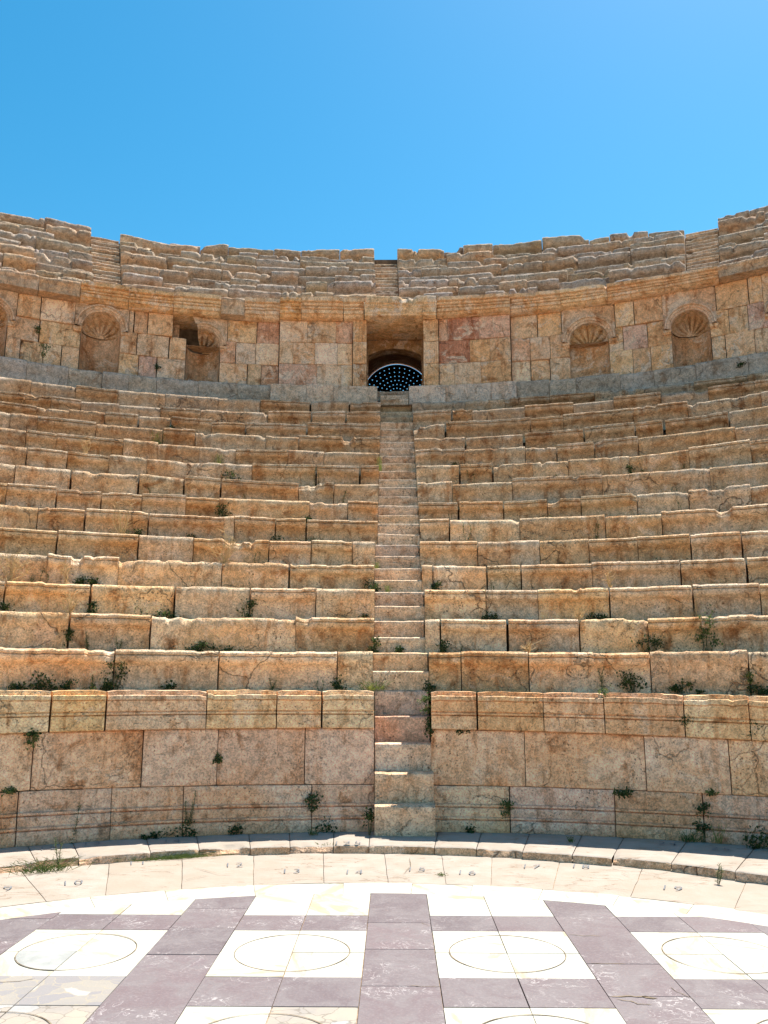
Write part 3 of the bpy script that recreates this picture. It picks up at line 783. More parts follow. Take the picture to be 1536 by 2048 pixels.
def passage():
    V = []; F = []
    def quadv(*p):
        n = len(V); V.extend(p); F.append((n, n+1, n+2, n+3))
    x = 0.03; hw = 0.60; y0, y1 = 16.72, 17.8
    sof = 9.085
    # reveal soffit with rough underside
    n = 8
    base = len(V)
    for i in range(n+1):
        for j in range(n+1):
            px = lerp(-hw-0.03, hw+0.03, i/n)+x; py = lerp(y0, y1, j/n)
            V.append((px, py, sof+noise.noise(Vector((px*3, py*3, 1)))*0.035+0.01))
    for i in range(n):
        for j in range(n):
            a = base+i*(n+1)+j; F.append((a, a+1, a+n+2, a+n+1))
    # tympanum wall with segmental arch
    R1 = 1.14; top = 8.906; czc = top-R1
    m = 24; base = len(V)
    for i in range(m+1):
        px = lerp(-hw-0.05, hw+0.05, i/m)
        V.append((x+px, y1, czc+sqrt(R1*R1-px*px))); V.append((x+px, y1, sof+0.1)); V.append((x+px, y1+0.4, czc+sqrt(R1*R1-px*px)+0.03))
    for i in range(m):
        a = base+i*3; F.append((a, a+1, a+4, a+3)); F.append((a, a+2, a+5, a+3))
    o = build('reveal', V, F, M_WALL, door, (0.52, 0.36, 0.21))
    # sloping barrel vault
    V2 = []; F2 = []; ny = 14; na = 30; Rv = 0.957
    for i in range(ny+1):
        t = i/ny; y = lerp(17.8, 22.45, t); zc = lerp(7.96, 9.31, t*(22.45-17.8)/(22.2-17.8)); xx = lerp(0.035, 0.094, t)
        fl = 7.46+(y-16.9)*0.347
        V2.append((xx-Rv, y, fl))
        for k in range(na+1):
            al = pi-pi*k/na; rr2 = Rv+0.012*noise.noise(Vector((al*2, y*2, 0)))
            V2.append((xx+rr2*cos(al), y, zc+rr2*sin(al)))
        V2.append((xx+Rv, y, fl))
    m = na+3
    for i in range(ny):
        for k in range(m):
            a = i*m+k; b = i*m+(k+1) % m
            F2.append((a, b, b+m, a+m))
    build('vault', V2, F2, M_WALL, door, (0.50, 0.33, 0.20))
    # front wall closing the vault sides behind the door reveal
    V3 = []; F3 = []
    for s2 in (-1, 1):
        n = len(V3)
        V3 += [(x+s2*(hw+0.0), 17.79, 7.3), (x+s2*1.3, 17.79, 7.3), (x+s2*1.3, 17.79, 9.3), (x+s2*(hw+0.0), 17.79, 9.3)]
        F3.append((n, n+1, n+2, n+3))
        n = len(V3)
        V3 += [(x+s2*(hw+0.02), 16.9, 7.3), (x+s2*(hw+0.02), 17.81, 7.3), (x+s2*(hw+0.02), 17.81, 9.2), (x+s2*(hw+0.02), 16.9, 9.2)]
        F3.append((n, n+1, n+2, n+3))
    n = len(V3); V3 += [(x-hw-.1, 16.9, 7.47), (x+hw+.1, 16.9, 7.47), (x+hw+.1, 17.82, 7.77), (x-hw-.1, 17.82, 7.77)]; F3.append((n, n+1, n+2, n+3))
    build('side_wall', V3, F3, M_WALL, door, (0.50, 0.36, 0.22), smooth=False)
passage()

def grille():
    root = empty('metal_grille', (0.094, 22.2, 9.37), 'dark arched metal grille with rings of small round holes at the back of the doorway', 'grille')
    cu = bpy.data.curves.new('g', 'CURVE'); cu.dimensions = '2D'; cu.fill_mode = 'BOTH'; cu.extrude = 0.008
    def poly(pts):
        sp = cu.splines.new('POLY'); sp.points.add(len(pts)-1)
        for q, (x, y) in zip(sp.points, pts): q.co = (x, y, 0, 1)
        sp.use_cyclic_u = True
    Rg = 0.950; zb = 0.09
    a0 = math.asin(zb/Rg)
    poly([(Rg*cos(a), Rg*sin(a)) for a in [lerp(a0, pi-a0, i/60) for i in range(61)]])
    for ri, (rad, sp) in enumerate(((0.26, 0.10), (0.37, 0.11), (0.49, 0.115), (0.61, 0.12), (0.73, 0.15), (0.85, 0.15))):
        n = int(pi*rad/sp)
        for i in range(n+1):
            a = lerp(0.12, pi-0.12, i/n)
            x, y = rad*cos(a), rad*sin(a)
            if y < zb+0.03: continue
            poly([(x+0.0155*cos(q*pi/4), y+0.0155*sin(q*pi/4)) for q in range(8)])
    ob = bpy.data.objects.new('g', cu); C.objects.link(ob)
    bpy.context.view_layer.update()
    dg = bpy.context.evaluated_depsgraph_get()
    me = bpy.data.meshes.new_from_object(ob.evaluated_get(dg))
    bpy.data.objects.remove(ob); bpy.data.curves.remove(cu)
    me.transform(Matrix.Rotation(pi/2, 4, 'X')); me.transform(Matrix.Translation((0, 0, -zb)))
    me.materials.clear(); me.materials.append(M_METAL)
    o = bpy.data.objects.new('perforated_panel', me); C.objects.link(o); o.parent = root
    # frame ribs
    V = []; F = []
    for i in range(41):
        a = lerp(a0, pi-a0, i/40)
        for rr, dy in ((0.915, -0.02), (0.945, -0.02), (0.945, 0.02), (0.915, 0.02)):
            V.append((0.094+rr*cos(a), 22.2+dy, 9.28+rr*sin(a)))
    for i in range(40):
        for j in range(4): F.append((i*4+j, i*4+(j+1) % 4, i*4+4+(j+1) % 4, i*4+4+j))
    build('frame', V, F, M_METAL, root, smooth=False)
    return root
grille()

# ---------------------------------------------------------------- ground and orchestra floor
def disc(name, R, n, z, mat, c=(0, 0)):
    V = [(c[0], c[1], z)]+[(c[0]+R*cos(2*pi*i/n), c[1]+R*sin(2*pi*i/n), z) for i in range(n)]
    F = [(0, 1+i, 1+(i+1) % n) for i in range(n)]
    return tag(build(name, V, F, mat, smooth=False), kind='structure')
disc('ground', 2500, 96, -0.05, M_EARTH)
disc('ground', 8.6, 96, -0.010, M_MORTAR, (0, 1.4))

def tinted(name, polys, mats):
    """polys = [(list of 3d points, material index, tint)]"""
    V = []; F = []; MI = []; T = []
    for pts, mi, t in polys:
        n = len(V); V += pts; F.append(tuple(range(n, n+len(pts)))); MI.append(mi); T.append(t)
        # skirt
        b = len(V); V += [(p[0], p[1], -0.03) for p in pts]
        for i in range(len(pts)):
            j = (i+1) % len(pts)
            F.append((n+j, n+i, b+i, b+j)); MI.append(mi); T.append(t)
    o = build(name, V, F, mats, midx=MI, smooth=False)
    at = o.data.attributes.new('tint', 'FLOAT', 'FACE')
    at.data.foreach_set('value', T)
    return tag(o, kind='structure')

CB = (-0.151, 2.278); RB = 4.551
def clip_circle(poly, c, R, n=160):
    for i in range(n):
        a = 2*pi*(i+0.5)/n; nx, ny = cos(a), sin(a)
        d = R*cos(pi/n)
        out = []
        for k in range(len(poly)):
            p, q = poly[k], poly[(k+1) % len(poly)]
            dp = (p[0]-c[0])*nx+(p[1]-c[1])*ny-d; dq = (q[0]-c[0])*nx+(q[1]-c[1])*ny-d
            if dp <= 0: out.append(p)
            if (dp < 0 < dq) or (dq < 0 < dp):
                t = dp/(dp-dq); out.append((p[0]+t*(q[0]-p[0]), p[1]+t*(q[1]-p[1])))
        poly = out
        if len(poly) < 3: return []
    return poly
rf = random.Random(21)
tiles = []
def tile(x0, x1, y0, y1, mi, g=0.0026, tint=None, jit=0.0015):
    g1 = g*rf.uniform(0.5, 1.6)
    pl = [(x0+g1, y0+g1), (x1-g1, y0+g1), (x1-g1, y1-g1), (x0+g1, y1-g1)]
    pl = clip_circle(pl, CB, RB-0.002)
    if len(pl) < 3: return
    z = rf.uniform(-jit, jit)
    tiles.append(([(p[0], p[1], z) for p in pl], mi, rf.random() if tint is None else tint))
strips = [(-4.06, -3.62), (-2.76, -2.33), (-1.47, -1.04), (-0.178, 0.243), (1.10, 1.52), (2.38, 2.81), (3.67, 4.10)]
voff = {-1.47: [6.38, 5.90, 5.36, 4.84], -0.178: [6.04, 5.48, 4.86], 1.10: [6.21, 5.77, 5.23, 4.73]}
for (a, b) in strips:
    js = list(voff.get(a, [6.1, 5.6, 5.1, 4.6]))
    while js[-1] > -2.6: js.append(js[-1]-rf.uniform(0.45, 0.62))
    js = [7.0]+js
    for y1, y0 in zip(js, js[1:]): tile(a, b, y0, y1, 1)
cols = [(-4.9, -4.06)]+[(s[1], t[0]) for s, t in zip(strips, strips[1:])]+[(4.10, 4.9)]
circles = []
for ci, (a, b) in enumerate(cols):
    m = (a+b)/2
    # top white area
    tile(a, m, 6.21, 7.0, 0); tile(m, b, 6.21, 7.0, 0)
    tile(a, m, 5.853, 6.21, 1); tile(m, b, 5.853, 6.21, 1)
    y1 = 5.853; row = 0
    while y1 > -2.4:
        y0 = y1-0.865; ym = y1-0.44
        mi = [0, 0, 0, 0]
        if ci == 2 and row == 1: mi = [3, 3, 3, 3]
        if ci == 3 and row == 1: mi = [3, 3, 0, 3]
        for q, (xa, xb, ya, yb) in enumerate(((a, m, ym, y1), (m, b, ym, y1), (a, m, y0, ym), (m, b, y0, ym))):
            if ci == 3 and row == 1 and q == 0: mm = 0
            elif ci == 3 and row == 1 and q == 1: mm = 3
            else: mm = mi[q]
            tile(xa, xb, ya, yb, mm)
        circles.append((m, y1-0.435, row, ci))
        y2 = y0-0.42
        mp = 2 if (ci == 2 and row == 0) else 1
        tile(a, m, y2, y0, mp); tile(m, b, y2, y0, mp)
        y1 = y2; row += 1
# white marble border ring
def ringpiece(c, r0, r1, a0, a1, n, mi, z=0.0, tint=None):
    pts = [(c[0]+r1*sin(lerp(a0, a1, i/n)), c[1]+r1*cos(lerp(a0, a1, i/n)), z) for i in range(n+1)]
    pts += [(c[0]+r0*sin(lerp(a1, a0, i/n)), c[1]+r0*cos(lerp(a1, a0, i/n)), z) for i in range(n+1)]
    tiles.append((pts[::-1], mi, rf.random() if tint is None else tint))
# grey repair marble set into one quarter of the left circle
cxr, cyr = -1.90, 5.418
tiles.append(([(cxr-0.004, cyr-0.004, 0.0022)]+[(cxr-0.004-0.337*cos(lerp(0, pi/2, i/12)), cyr-0.004-0.337*sin(lerp(0, pi/2, i/12)), 0.0022) for i in range(13)], 4, 0.3))
az = [-41, -33.5, -25.6, -19.2, -11.2, -2.9, 3.6, 9.2, 15.6, 22.3, 28.6, 35.5, 43.0]
while az[-1] < 120: az.append(az[-1]+rf.uniform(6, 9))
az = az[::-1]
while az[-1] > -120: az.append(az[-1]-rf.uniform(6, 9))
az = sorted(az)
for a, b in zip(az, az[1:]):
    ringpiece((-0.16, 2.265), 4.556, 4.892, radians(a+0.022), radians(b-0.022), 6, 0, rf.uniform(-0.001, 0.001))
fl = tinted('floor', tiles, [M_WHITE, M_PURPLE, M_GBROKE, M_BBROKE, M_GREYM])

# incised circles in the white squares
V = []; F = []
for (cx, cy, row, ci) in circles:
    if sqrt((cx-CB[0])**2+(cy-CB[1])**2) > RB-0.2: continue
    n = 72; b = len(V)
    for i in range(n):
        a = 2*pi*i/n
        wq = 0.0034+0.0020*noise.noise(Vector((a*2, cx, cy)))
        R = 0.343
        x0, y0 = cx+(R-wq)*cos(a), cy+(R-wq)*sin(a); x1, y1 = cx+(R+wq)*cos(a), cy+(R+wq)*sin(a)
        if any(sqrt((x-CB[0])**2+(y-CB[1])**2) > RB for x, y in ((x0, y0),)): pass
        V += [(x0, y0, 0.0028), (x1, y1, 0.0028)]
    for i in range(n):
        j = (i+1) % n; F.append((b+2*i, b+2*i+1, b+2*j+1, b+2*j))
def crack(pts, w, z):
    n0 = len(V); q = []
    for (p0, p1) in zip(pts, pts[1:]):
        for t in range(4): q.append(Vector((lerp(p0[0], p1[0], t/4), lerp(p0[1], p1[1], t/4), 0)))
    q.append(Vector((*pts[-1], 0)))
    for i, p in enumerate(q):
        d = (q[min(i+1, len(q)-1)]-q[max(i-1, 0)]).normalized(); s = Vector((-d.y, d.x, 0))
        ww = w*0.5*(0.45+0.9*abs(noise.noise(p*23)))*(1 if 0 < i < len(q)-1 else 0.15); p = p+s*noise.noise(p*17)*0.012
        V.extend([(p.x+s.x*ww, p.y+s.y*ww, z), (p.x-s.x*ww, p.y-s.y*ww, z)])
    for i in range(len(q)-1): F.append((n0+2*i, n0+2*i+1, n0+2*i+3, n0+2*i+2))
for pts_, w_ in [([(1.104, 4.727), (1.185, 4.725), (1.248, 4.722), (1.313, 4.723)], 0.016), ([(1.27, 4.722), (1.345, 4.70)], 0.030), ([(1.131, 4.693), (1.198, 4.66), (1.219, 4.621), (1.293, 4.615)], 0.010), ([(1.459, 4.861), (1.475, 4.789), (1.53, 4.672)], 0.005), ([(0.987+.12, 5.240), (1.221, 5.229), (1.327, 5.23)], 0.007), ([(1.101, 5.784), (1.196, 5.764), (1.317, 5.755)], 0.007), ([(0.078, 4.863), (0.162, 4.857), (0.242, 4.85)], 0.007), ([(0.182, 6.038), (0.229, 5.958)], 0.006), ([(-2.297, 4.839), (-2.017, 4.9), (-1.953, 4.939)], 0.006)]: crack(pts_, w_, 0.0030)
for pts_ in [[(0.143, 8.092), (0.145, 7.721), (0.072, 7.401)], [(-1.731, 7.632), (-1.443, 7.376), (-1.325, 7.414)], [(-2.912, 7.212), (-2.765, 7.355)], [(-0.773, 7.706), (-0.633, 7.593)], [(1.109, 7.191), (1.314, 7.111)], [(1.639, 6.987), (1.796, 6.88)], [(1.892, 7.502), (1.944, 7.359)], [(-0.229, 7.618), (0.006, 7.399), (0.167, 7.227)], [(-1.697, 7.146), (-1.525, 7.375)], [(2.224, 7.471), (2.309, 7.527)]]: crack(pts_, 0.006, 0.0145)
tag(build('floor_markings', V, F, M_LINE, smooth=False), kind='structure')

# ring of limestone slabs between marble and kerb
KC = (-0.361, 2.908); KR = 5.389; IC = (-0.199, 2.248); IR = 4.900
def oncircle(px, py, c, R):
    a = atan2(px-c[0], py-c[1]); return a
SJ = [(-2.9, 7.39, -2.55, 6.55), (-2.5, 7.84, -2.18, 6.74), (-1.88, 7.93, -1.64, 6.9), (-1.29, 8.16, -1.1, 6.99), (-0.66, 8.17, -0.56, 7.13), (-0.1, 8.29, -0.05, 7.16),
      (0.42, 8.21, 0.41, 7.1), (0.88, 8.15, 0.76, 7.05), (1.47, 7.99, 1.23, 6.96), (2.05, 7.56, 1.77, 6.74), (2.48, 6.97, 2.26, 6.51)]
J = [(oncircle(a, b, KC, KR), oncircle(c, d, IC, IR)) for a, b, c, d in SJ]
J[0] = (oncircle(-3.15, 7.5, KC, KR), oncircle(-2.55, 6.55, IC, IR))
J[-1] = (oncircle(2.78, 7.2, KC, KR), oncircle(2.42, 6.42, IC, IR))
rk = random.Random(9)
for s2 in (-1, 1):
    while abs(J[0 if s2 < 0 else -1][1]) < radians(100):
        a, b = J[0 if s2 < 0 else -1]; st = radians(rk.uniform(6.5, 9))
        nj = (a+s2*st*0.93, b+s2*st)
        if s2 < 0: J.insert(0, nj)
        else: J.append(nj)
V = []; F = []; T = []
for (a0, b0), (a1, b1) in zip(J, J[1:]):
    nu, nv = 10, 8; base = len(V); t = rk.random(); tl = rk.uniform(-0.004, 0.004)
    for i in range(nu+1):
        s = lerp(0.004, 0.996, i/nu)
        ao, ai = lerp(a0, a1, s), lerp(b0, b1, s)
        po = Vector((KC[0]+(KR+0.12)*sin(ao), KC[1]+(KR+0.12)*cos(ao), 0)); pi_ = Vector((IC[0]+IR*sin(ai), IC[1]+IR*cos(ai), 0))
        for j in range(nv+1):
            q = pi_.lerp(po, j/nv)
            edge = (i in (0, nu)) or j == 0
            dz = noise.noise(Vector((q.x*2, q.y*2, 3)))*0.006+tl*(s-0.5)
            if edge: q = q+Vector((noise.noise(q*9)*0.006, noise.noise(q*9+Vector((5, 0, 0)))*0.006, 0)); 
            V.append((q.x, q.y, 0.004+dz-(0.004 if edge else 0)))
    for i in range(nu):
        for j in range(nv):
            a = base+i*(nv+1)+j; F.append((a, a+nv+1, a+nv+2, a+1)); T.append(t)
o = build('pavement', V, F, M_SLAB, sharp=60)
at = o.data.attributes.new('tint', 'FLOAT', 'FACE'); at.data.foreach_set('value', T)
pave = tag(o, kind='structure')

# raised kerb at the foot of the podium
kerb = empty('kerb', (0, 8.3, 0)); tag(kerb, kind='structure')
def hitc(a, c, R):
    ox, oy = -0.18-c[0], 2.25-c[1]; dx, dy = sin(a), cos(a)
    B = ox*dx+oy*dy; Cc = ox*ox+oy*oy-R*R
    return -B+sqrt(B*B-Cc)
kj = [-33.04, -28.44, -25.11, -19.39, -15.32, -10.96, -7.5, -3.68, -0.53, 5.29, 8.99, 13.02, 17.28, 20.61, 25.39, 30.38]
while kj[-1] < 62: kj.append(kj[-1]+rk.uniform(4, 6))
while kj[0] > -62: kj.insert(0, kj[0]-rk.uniform(4, 6))
for a0, a1 in zip(kj, kj[1:]):
    n = max(8, int((a1-a0)*radians(1)*6/0.03)); V = []; F = []
    sd = rk.random()*20; dr = rk.uniform(-0.02, 0.02); t = rk.random()
    prof = [(-0.012, -0.02), (-0.006, 0.02), (-0.002, 0.045), (0.0, 0.068), (0.012, 0.076), (0.04, 0.077), (0.12, 0.077), (0.30, 0.077), (0.55, 0.077), (1.0, 0.077)]
    m = len(prof)
    for i in range(n+1):
        a = radians(lerp(a0+0.03, a1-0.03, i/n)); s = min(i, n-i)/n*(a1-a0)*0.1
        r0 = hitc(a, KC, KR-0.005); r1 = hitc(a, (0.10, 1.1), 8.10)
        nn = Vector((a*8, sd, 0))
        chip = clamp((noise.noise(nn*2.0)+0.5*noise.noise(nn*6.0)-0.18)/0.4)
        for jx, (f0, z) in enumerate(prof):
            rr = (r0+dr+f0) if f0 < 0.2 else lerp(r0+0.12, r1, (f0-0.12)/0.88)
            if jx < 6: rr += noise.noise(Vector((a*14, z*20, sd)))*0.010+noise.noise(Vector((a*50, z*40, sd)))*0.004+0.05*chip*(1 if jx > 1 else 0.3)
            e = exp(-(s*10/0.12)**2)
            zz = z-(0.026*chip if jx in (3, 4, 5) else 0)+noise.noise(Vector((a*9, rr*2, sd)))*0.004-0.006*e*(z > 0.05)
            V.append((-0.18+rr*sin(a), 2.25+rr*cos(a), zz))
    for i in range(n):
        for j in range(m-1):
            q = i*m+j; F.append((q, q+1, q+m+1, q+m))
    F = [f[::-1] for f in F]
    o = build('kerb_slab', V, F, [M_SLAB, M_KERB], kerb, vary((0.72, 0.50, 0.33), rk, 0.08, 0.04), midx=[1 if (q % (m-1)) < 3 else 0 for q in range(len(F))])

# painted slab numbers
NUMS = [('9', -2.94, 6.79, 0), ('10', -2.52, 6.97, 0), ('11', -2.23, 7.7, 0), ('12', -1.38, 7.64, 0), ('13', -0.86, 7.4, 0), ('14', -0.34, 7.38, 0), ('15', 0.18, 7.49, 0),
        ('16', 0.59, 7.37, 0), ('17', 1.16, 7.62, 0), ('18', 1.58, 7.63, 0), ('19', 2.11, 6.87, 0), ('14', -2.1, 8.33, 1), ('13', -2.8, 8.17, 1), ('12', -3.12, 7.96, 1),
        ('125', -0.44, 8.26, 1), ('24', 2.53, 8.26, 1), ('25', 2.93, 8.02, 1)]
for txt, x, y, on in NUMS:
    cu = bpy.data.curves.new('t', 'FONT'); cu.body = txt; cu.size = 0.19; cu.align_x = 'CENTER'; cu.align_y = 'BOTTOM'; cu.space_character = 1.35; cu.offset = -0.002
    ob = bpy.data.objects.new('t', cu); C.objects.link(ob); bpy.context.view_layer.update()
    me = bpy.data.meshes.new_from_object(ob.evaluated_get(bpy.context.evaluated_depsgraph_get()))
    bpy.data.objects.remove(ob); bpy.data.curves.remove(cu)
    par = kerb if on else pave
    a = -atan2(x+0.18, y-2.25)*0.8
    me.transform(Matrix.Diagonal((0.78, 1.15, 1, 1))); me.transform(Matrix.Rotation(a, 4, 'Z'))
    z = 0.086 if on else 0.0125
    me.materials.clear(); me.materials.append(M_PAINT)
    for v in me.vertices: v.co += Vector((noise.noise(v.co*30)*0.004, noise.noise(v.co*27+Vector((4, 0, 0)))*0.004, 0))
    o = bpy.data.objects.new('painted_number', me); C.objects.link(o)
    o.parent = par; o.location = Vector((x, y, z))-Vector(par.location)

# ---------------------------------------------------------------- weeds
class Mb:
    def __init__(s): s.V = []; s.F = []
    def leaf(s, p, d, up, L, W):
        d = d.normalized(); side = d.cross(up)
        if side.length < 1e-4: side = d.cross(Vector((1, 0, 0)))
        side.normalize(); n = side.cross(d)
        a = p; b = p+d*L*0.5+side*W*0.5+n*L*0.05; c = p+d*L; e = p+d*L*0.5-side*W*0.5+n*L*0.05
        i = len(s.V); s.V += [tuple(a), tuple(b), tuple(c), tuple(e)]; s.F.append((i, i+1, i+2, i+3))
    def tube(s, pts, r0, r1, k=4):
        i0 = len(s.V); n = len(pts)
        for q, p in enumerate(pts):
            t = (pts[min(q+1, n-1)]-pts[max(q-1, 0)]).normalized()
            a = t.cross(Vector((0.3, 0.9, 0.2))).normalized(); b = t.cross(a)
            r = lerp(r0, r1, q/(n-1))
            for j in range(k):
                an = 2*pi*j/k; s.V.append(tuple(p+a*r*cos(an)+b*r*sin(an)))
        for q in range(n-1):
            for j in range(k):
                s.F.append((i0+q*k+j, i0+q*k+(j+1) % k, i0+(q+1)*k+(j+1) % k, i0+(q+1)*k+j))

def rdir(rn, up=0.0):
    v = Vector((rn.gauss(0, 1), rn.gauss(0, 1), rn.gauss(0, 1)+up)); return v.normalized()

def stalk(mb, rn, base, top, r, bend=0.15, n=7):
    d = top-base; o = Vector((rn.gauss(0, 1), rn.gauss(0, 0.6), 0))*bend*d.length
    pts = [base.lerp(top, i/(n-1))+o*sin(pi*i/(n-1)*0.9) for i in range(n)]
    mb.tube(pts, r, r*0.45); return pts

def make_weed(kind, w, h, rn):
    st, lf = Mb(), Mb()
    ms, ml = M_STEM, M_DGREEN
    if kind in ('clump', 'hang', 'bush'):
        ml = M_DGREEN if kind != 'bush' else M_GREEN
        if kind == 'hang' and rn.random() < 0.4: ml = M_GREEN
        w *= 0.9; h *= 0.88
        nc = max(3, int(3+w*20+h*8))
        for c in range(nc):
            cx = rn.uniform(-0.5, 0.5)*w
            env = (1-abs(cx/w*2)**1.6*0.6) if w > h*1.5 else 1.0
            hz = rn.uniform(0.15, 1.0)*h*env
            if kind == 'hang': hz = rn.uniform(0, 1)*h; cx *= (0.4+0.6*sin(pi*hz/h))
            if kind == 'bush': cx *= (1.15-0.85*hz/h)
            top = Vector((cx, rn.uniform(-0.03, 0.06), hz)); b = Vector((cx*0.4, 0.0, h*0.5 if kind == 'hang' else 0))
            stalk(st, rn, b, top, 0.003, 0.1, 4)
            rad = (0.018+0.10*min(w, h))*rn.uniform(0.7, 1.3)
            for q in range(int(20+rn.random()*14)):
                p = top+Vector((rn.gauss(0, 1), rn.gauss(0, 0.7), rn.gauss(0, 0.8)))*rad
                if p.z < 0: p.z = rn.random()*0.02
                L = rn.uniform(0.018, 0.038); lf.leaf(p, rdir(rn, 0.3), rdir(rn), L, L*rn.uniform(0.5, 0.9))
    elif kind == 'feather':
        ml = M_GREEN
        ns = max(2, int(w*14))
        for c in range(ns):
            top = Vector((rn.uniform(-0.5, 0.5)*w, rn.uniform(-0.02, 0.08), h*rn.uniform(0.6, 1.0)))
            pts = stalk(st, rn, Vector((rn.uniform(-.1, .1)*w, 0, 0)), top, 0.004, 0.08, 9)
            for q in range(int(26+h*150)):
                t = rn.random()**0.8; i = min(7, int(t*8)); p = pts[i].lerp(pts[i+1], t*8-i)
                a = rn.random()*2*pi; d = Vector((cos(a), sin(a)*0.7, rn.uniform(0.2, 0.9)))
                lf.leaf(p, d, Vector((0, 0, 1)), rn.uniform(0.02, 0.055)*(1.1-0.6*t), 0.006)
    elif kind == 'vine':
        ml = M_GREEN
        for c in range(2):
            top = Vector((rn.uniform(-0.5, 0.5)*w, rn.uniform(0, 0.03), h*rn.uniform(0.7, 1.0)))
            pts = stalk(st, rn, Vector((rn.uniform(-.3, .3)*w, 0, 0)), top, 0.003, 0.2, 8)
            for q in range(int(16+h*80)):
                t = rn.random(); i = min(6, int(t*7)); p = pts[i].lerp(pts[i+1], t*7-i)
                lf.leaf(p, rdir(rn, 0.3), Vector((0, 0, 1)), rn.uniform(0.012, 0.03), 0.012)
    elif kind in ('grass', 'tuft'):
        ml = M_YGREEN if kind == 'grass' else M_GREEN
        for q in range(int(18+w*260)):
            b = Vector((rn.gauss(0, 0.28)*w, rn.gauss(0, 0.02), 0))
            top = b+Vector((rn.gauss(0, 0.3)*w+b.x*0.4, rn.gauss(0, 0.03), h*rn.uniform(0.3, 1.0)))
            mid = b.lerp(top, 0.55)+Vector((0, 0, h*0.12))
            for p0, p1, ww in ((b, mid, 0.006), (mid, top, 0.005)):
                lf.leaf(p0, p1-p0, Vector((0, 1, 0.1)), (p1-p0).length*1.05, ww)
        stalk(st, rn, Vector((0, 0, 0)), Vector((0.1*w, 0, h)), 0.002, 0.1, 5)
    else:   # dry, twig
        ms = ml = M_DRY
        n = int(5+w*30)
        for c in range(n):
            a = rn.uniform(-0.5, 0.5)
            top = Vector((a*w*1.1, rn.uniform(-0.05, 0.05), h*rn.uniform(0.35, 1.0)*(1-abs(a)*0.5)))
            if kind == 'twig': top = Vector((rn.uniform(-0.5, 0.5)*w, rn.uniform(-0.1, 0.02), rn.uniform(-0.4, 1)*h))
            pts = stalk(st, rn, Vector((rn.uniform(-.05, .05)*w, 0, 0)), top, 0.0052, 0.12, 7)
            for q in range(5):
                i = rn.randint(3, 6); p = pts[i]
                tip = p+Vector((rn.gauss(0, 0.05), rn.gauss(0, 0.03), rn.uniform(0.01, 0.07)))
                st.tube([p, p.lerp(tip, 0.5)+Vector((0.003, 0, 0)), tip], 0.0032, 0.002, 3)
            for q in range(6): lf.leaf(pts[rn.randint(0, 6)], rdir(rn, 0.4), Vector((0, 0, 1)), 0.02, 0.006)
        for q in range(int(60*w)+10): lf.leaf(Vector((rn.gauss(0, 0.2)*w, rn.gauss(0, .02), rn.random()*0.03)), rdir(rn, 1), Vector((0, 1, 0)), 0.035, 0.005)
    return st, lf, ms, ml

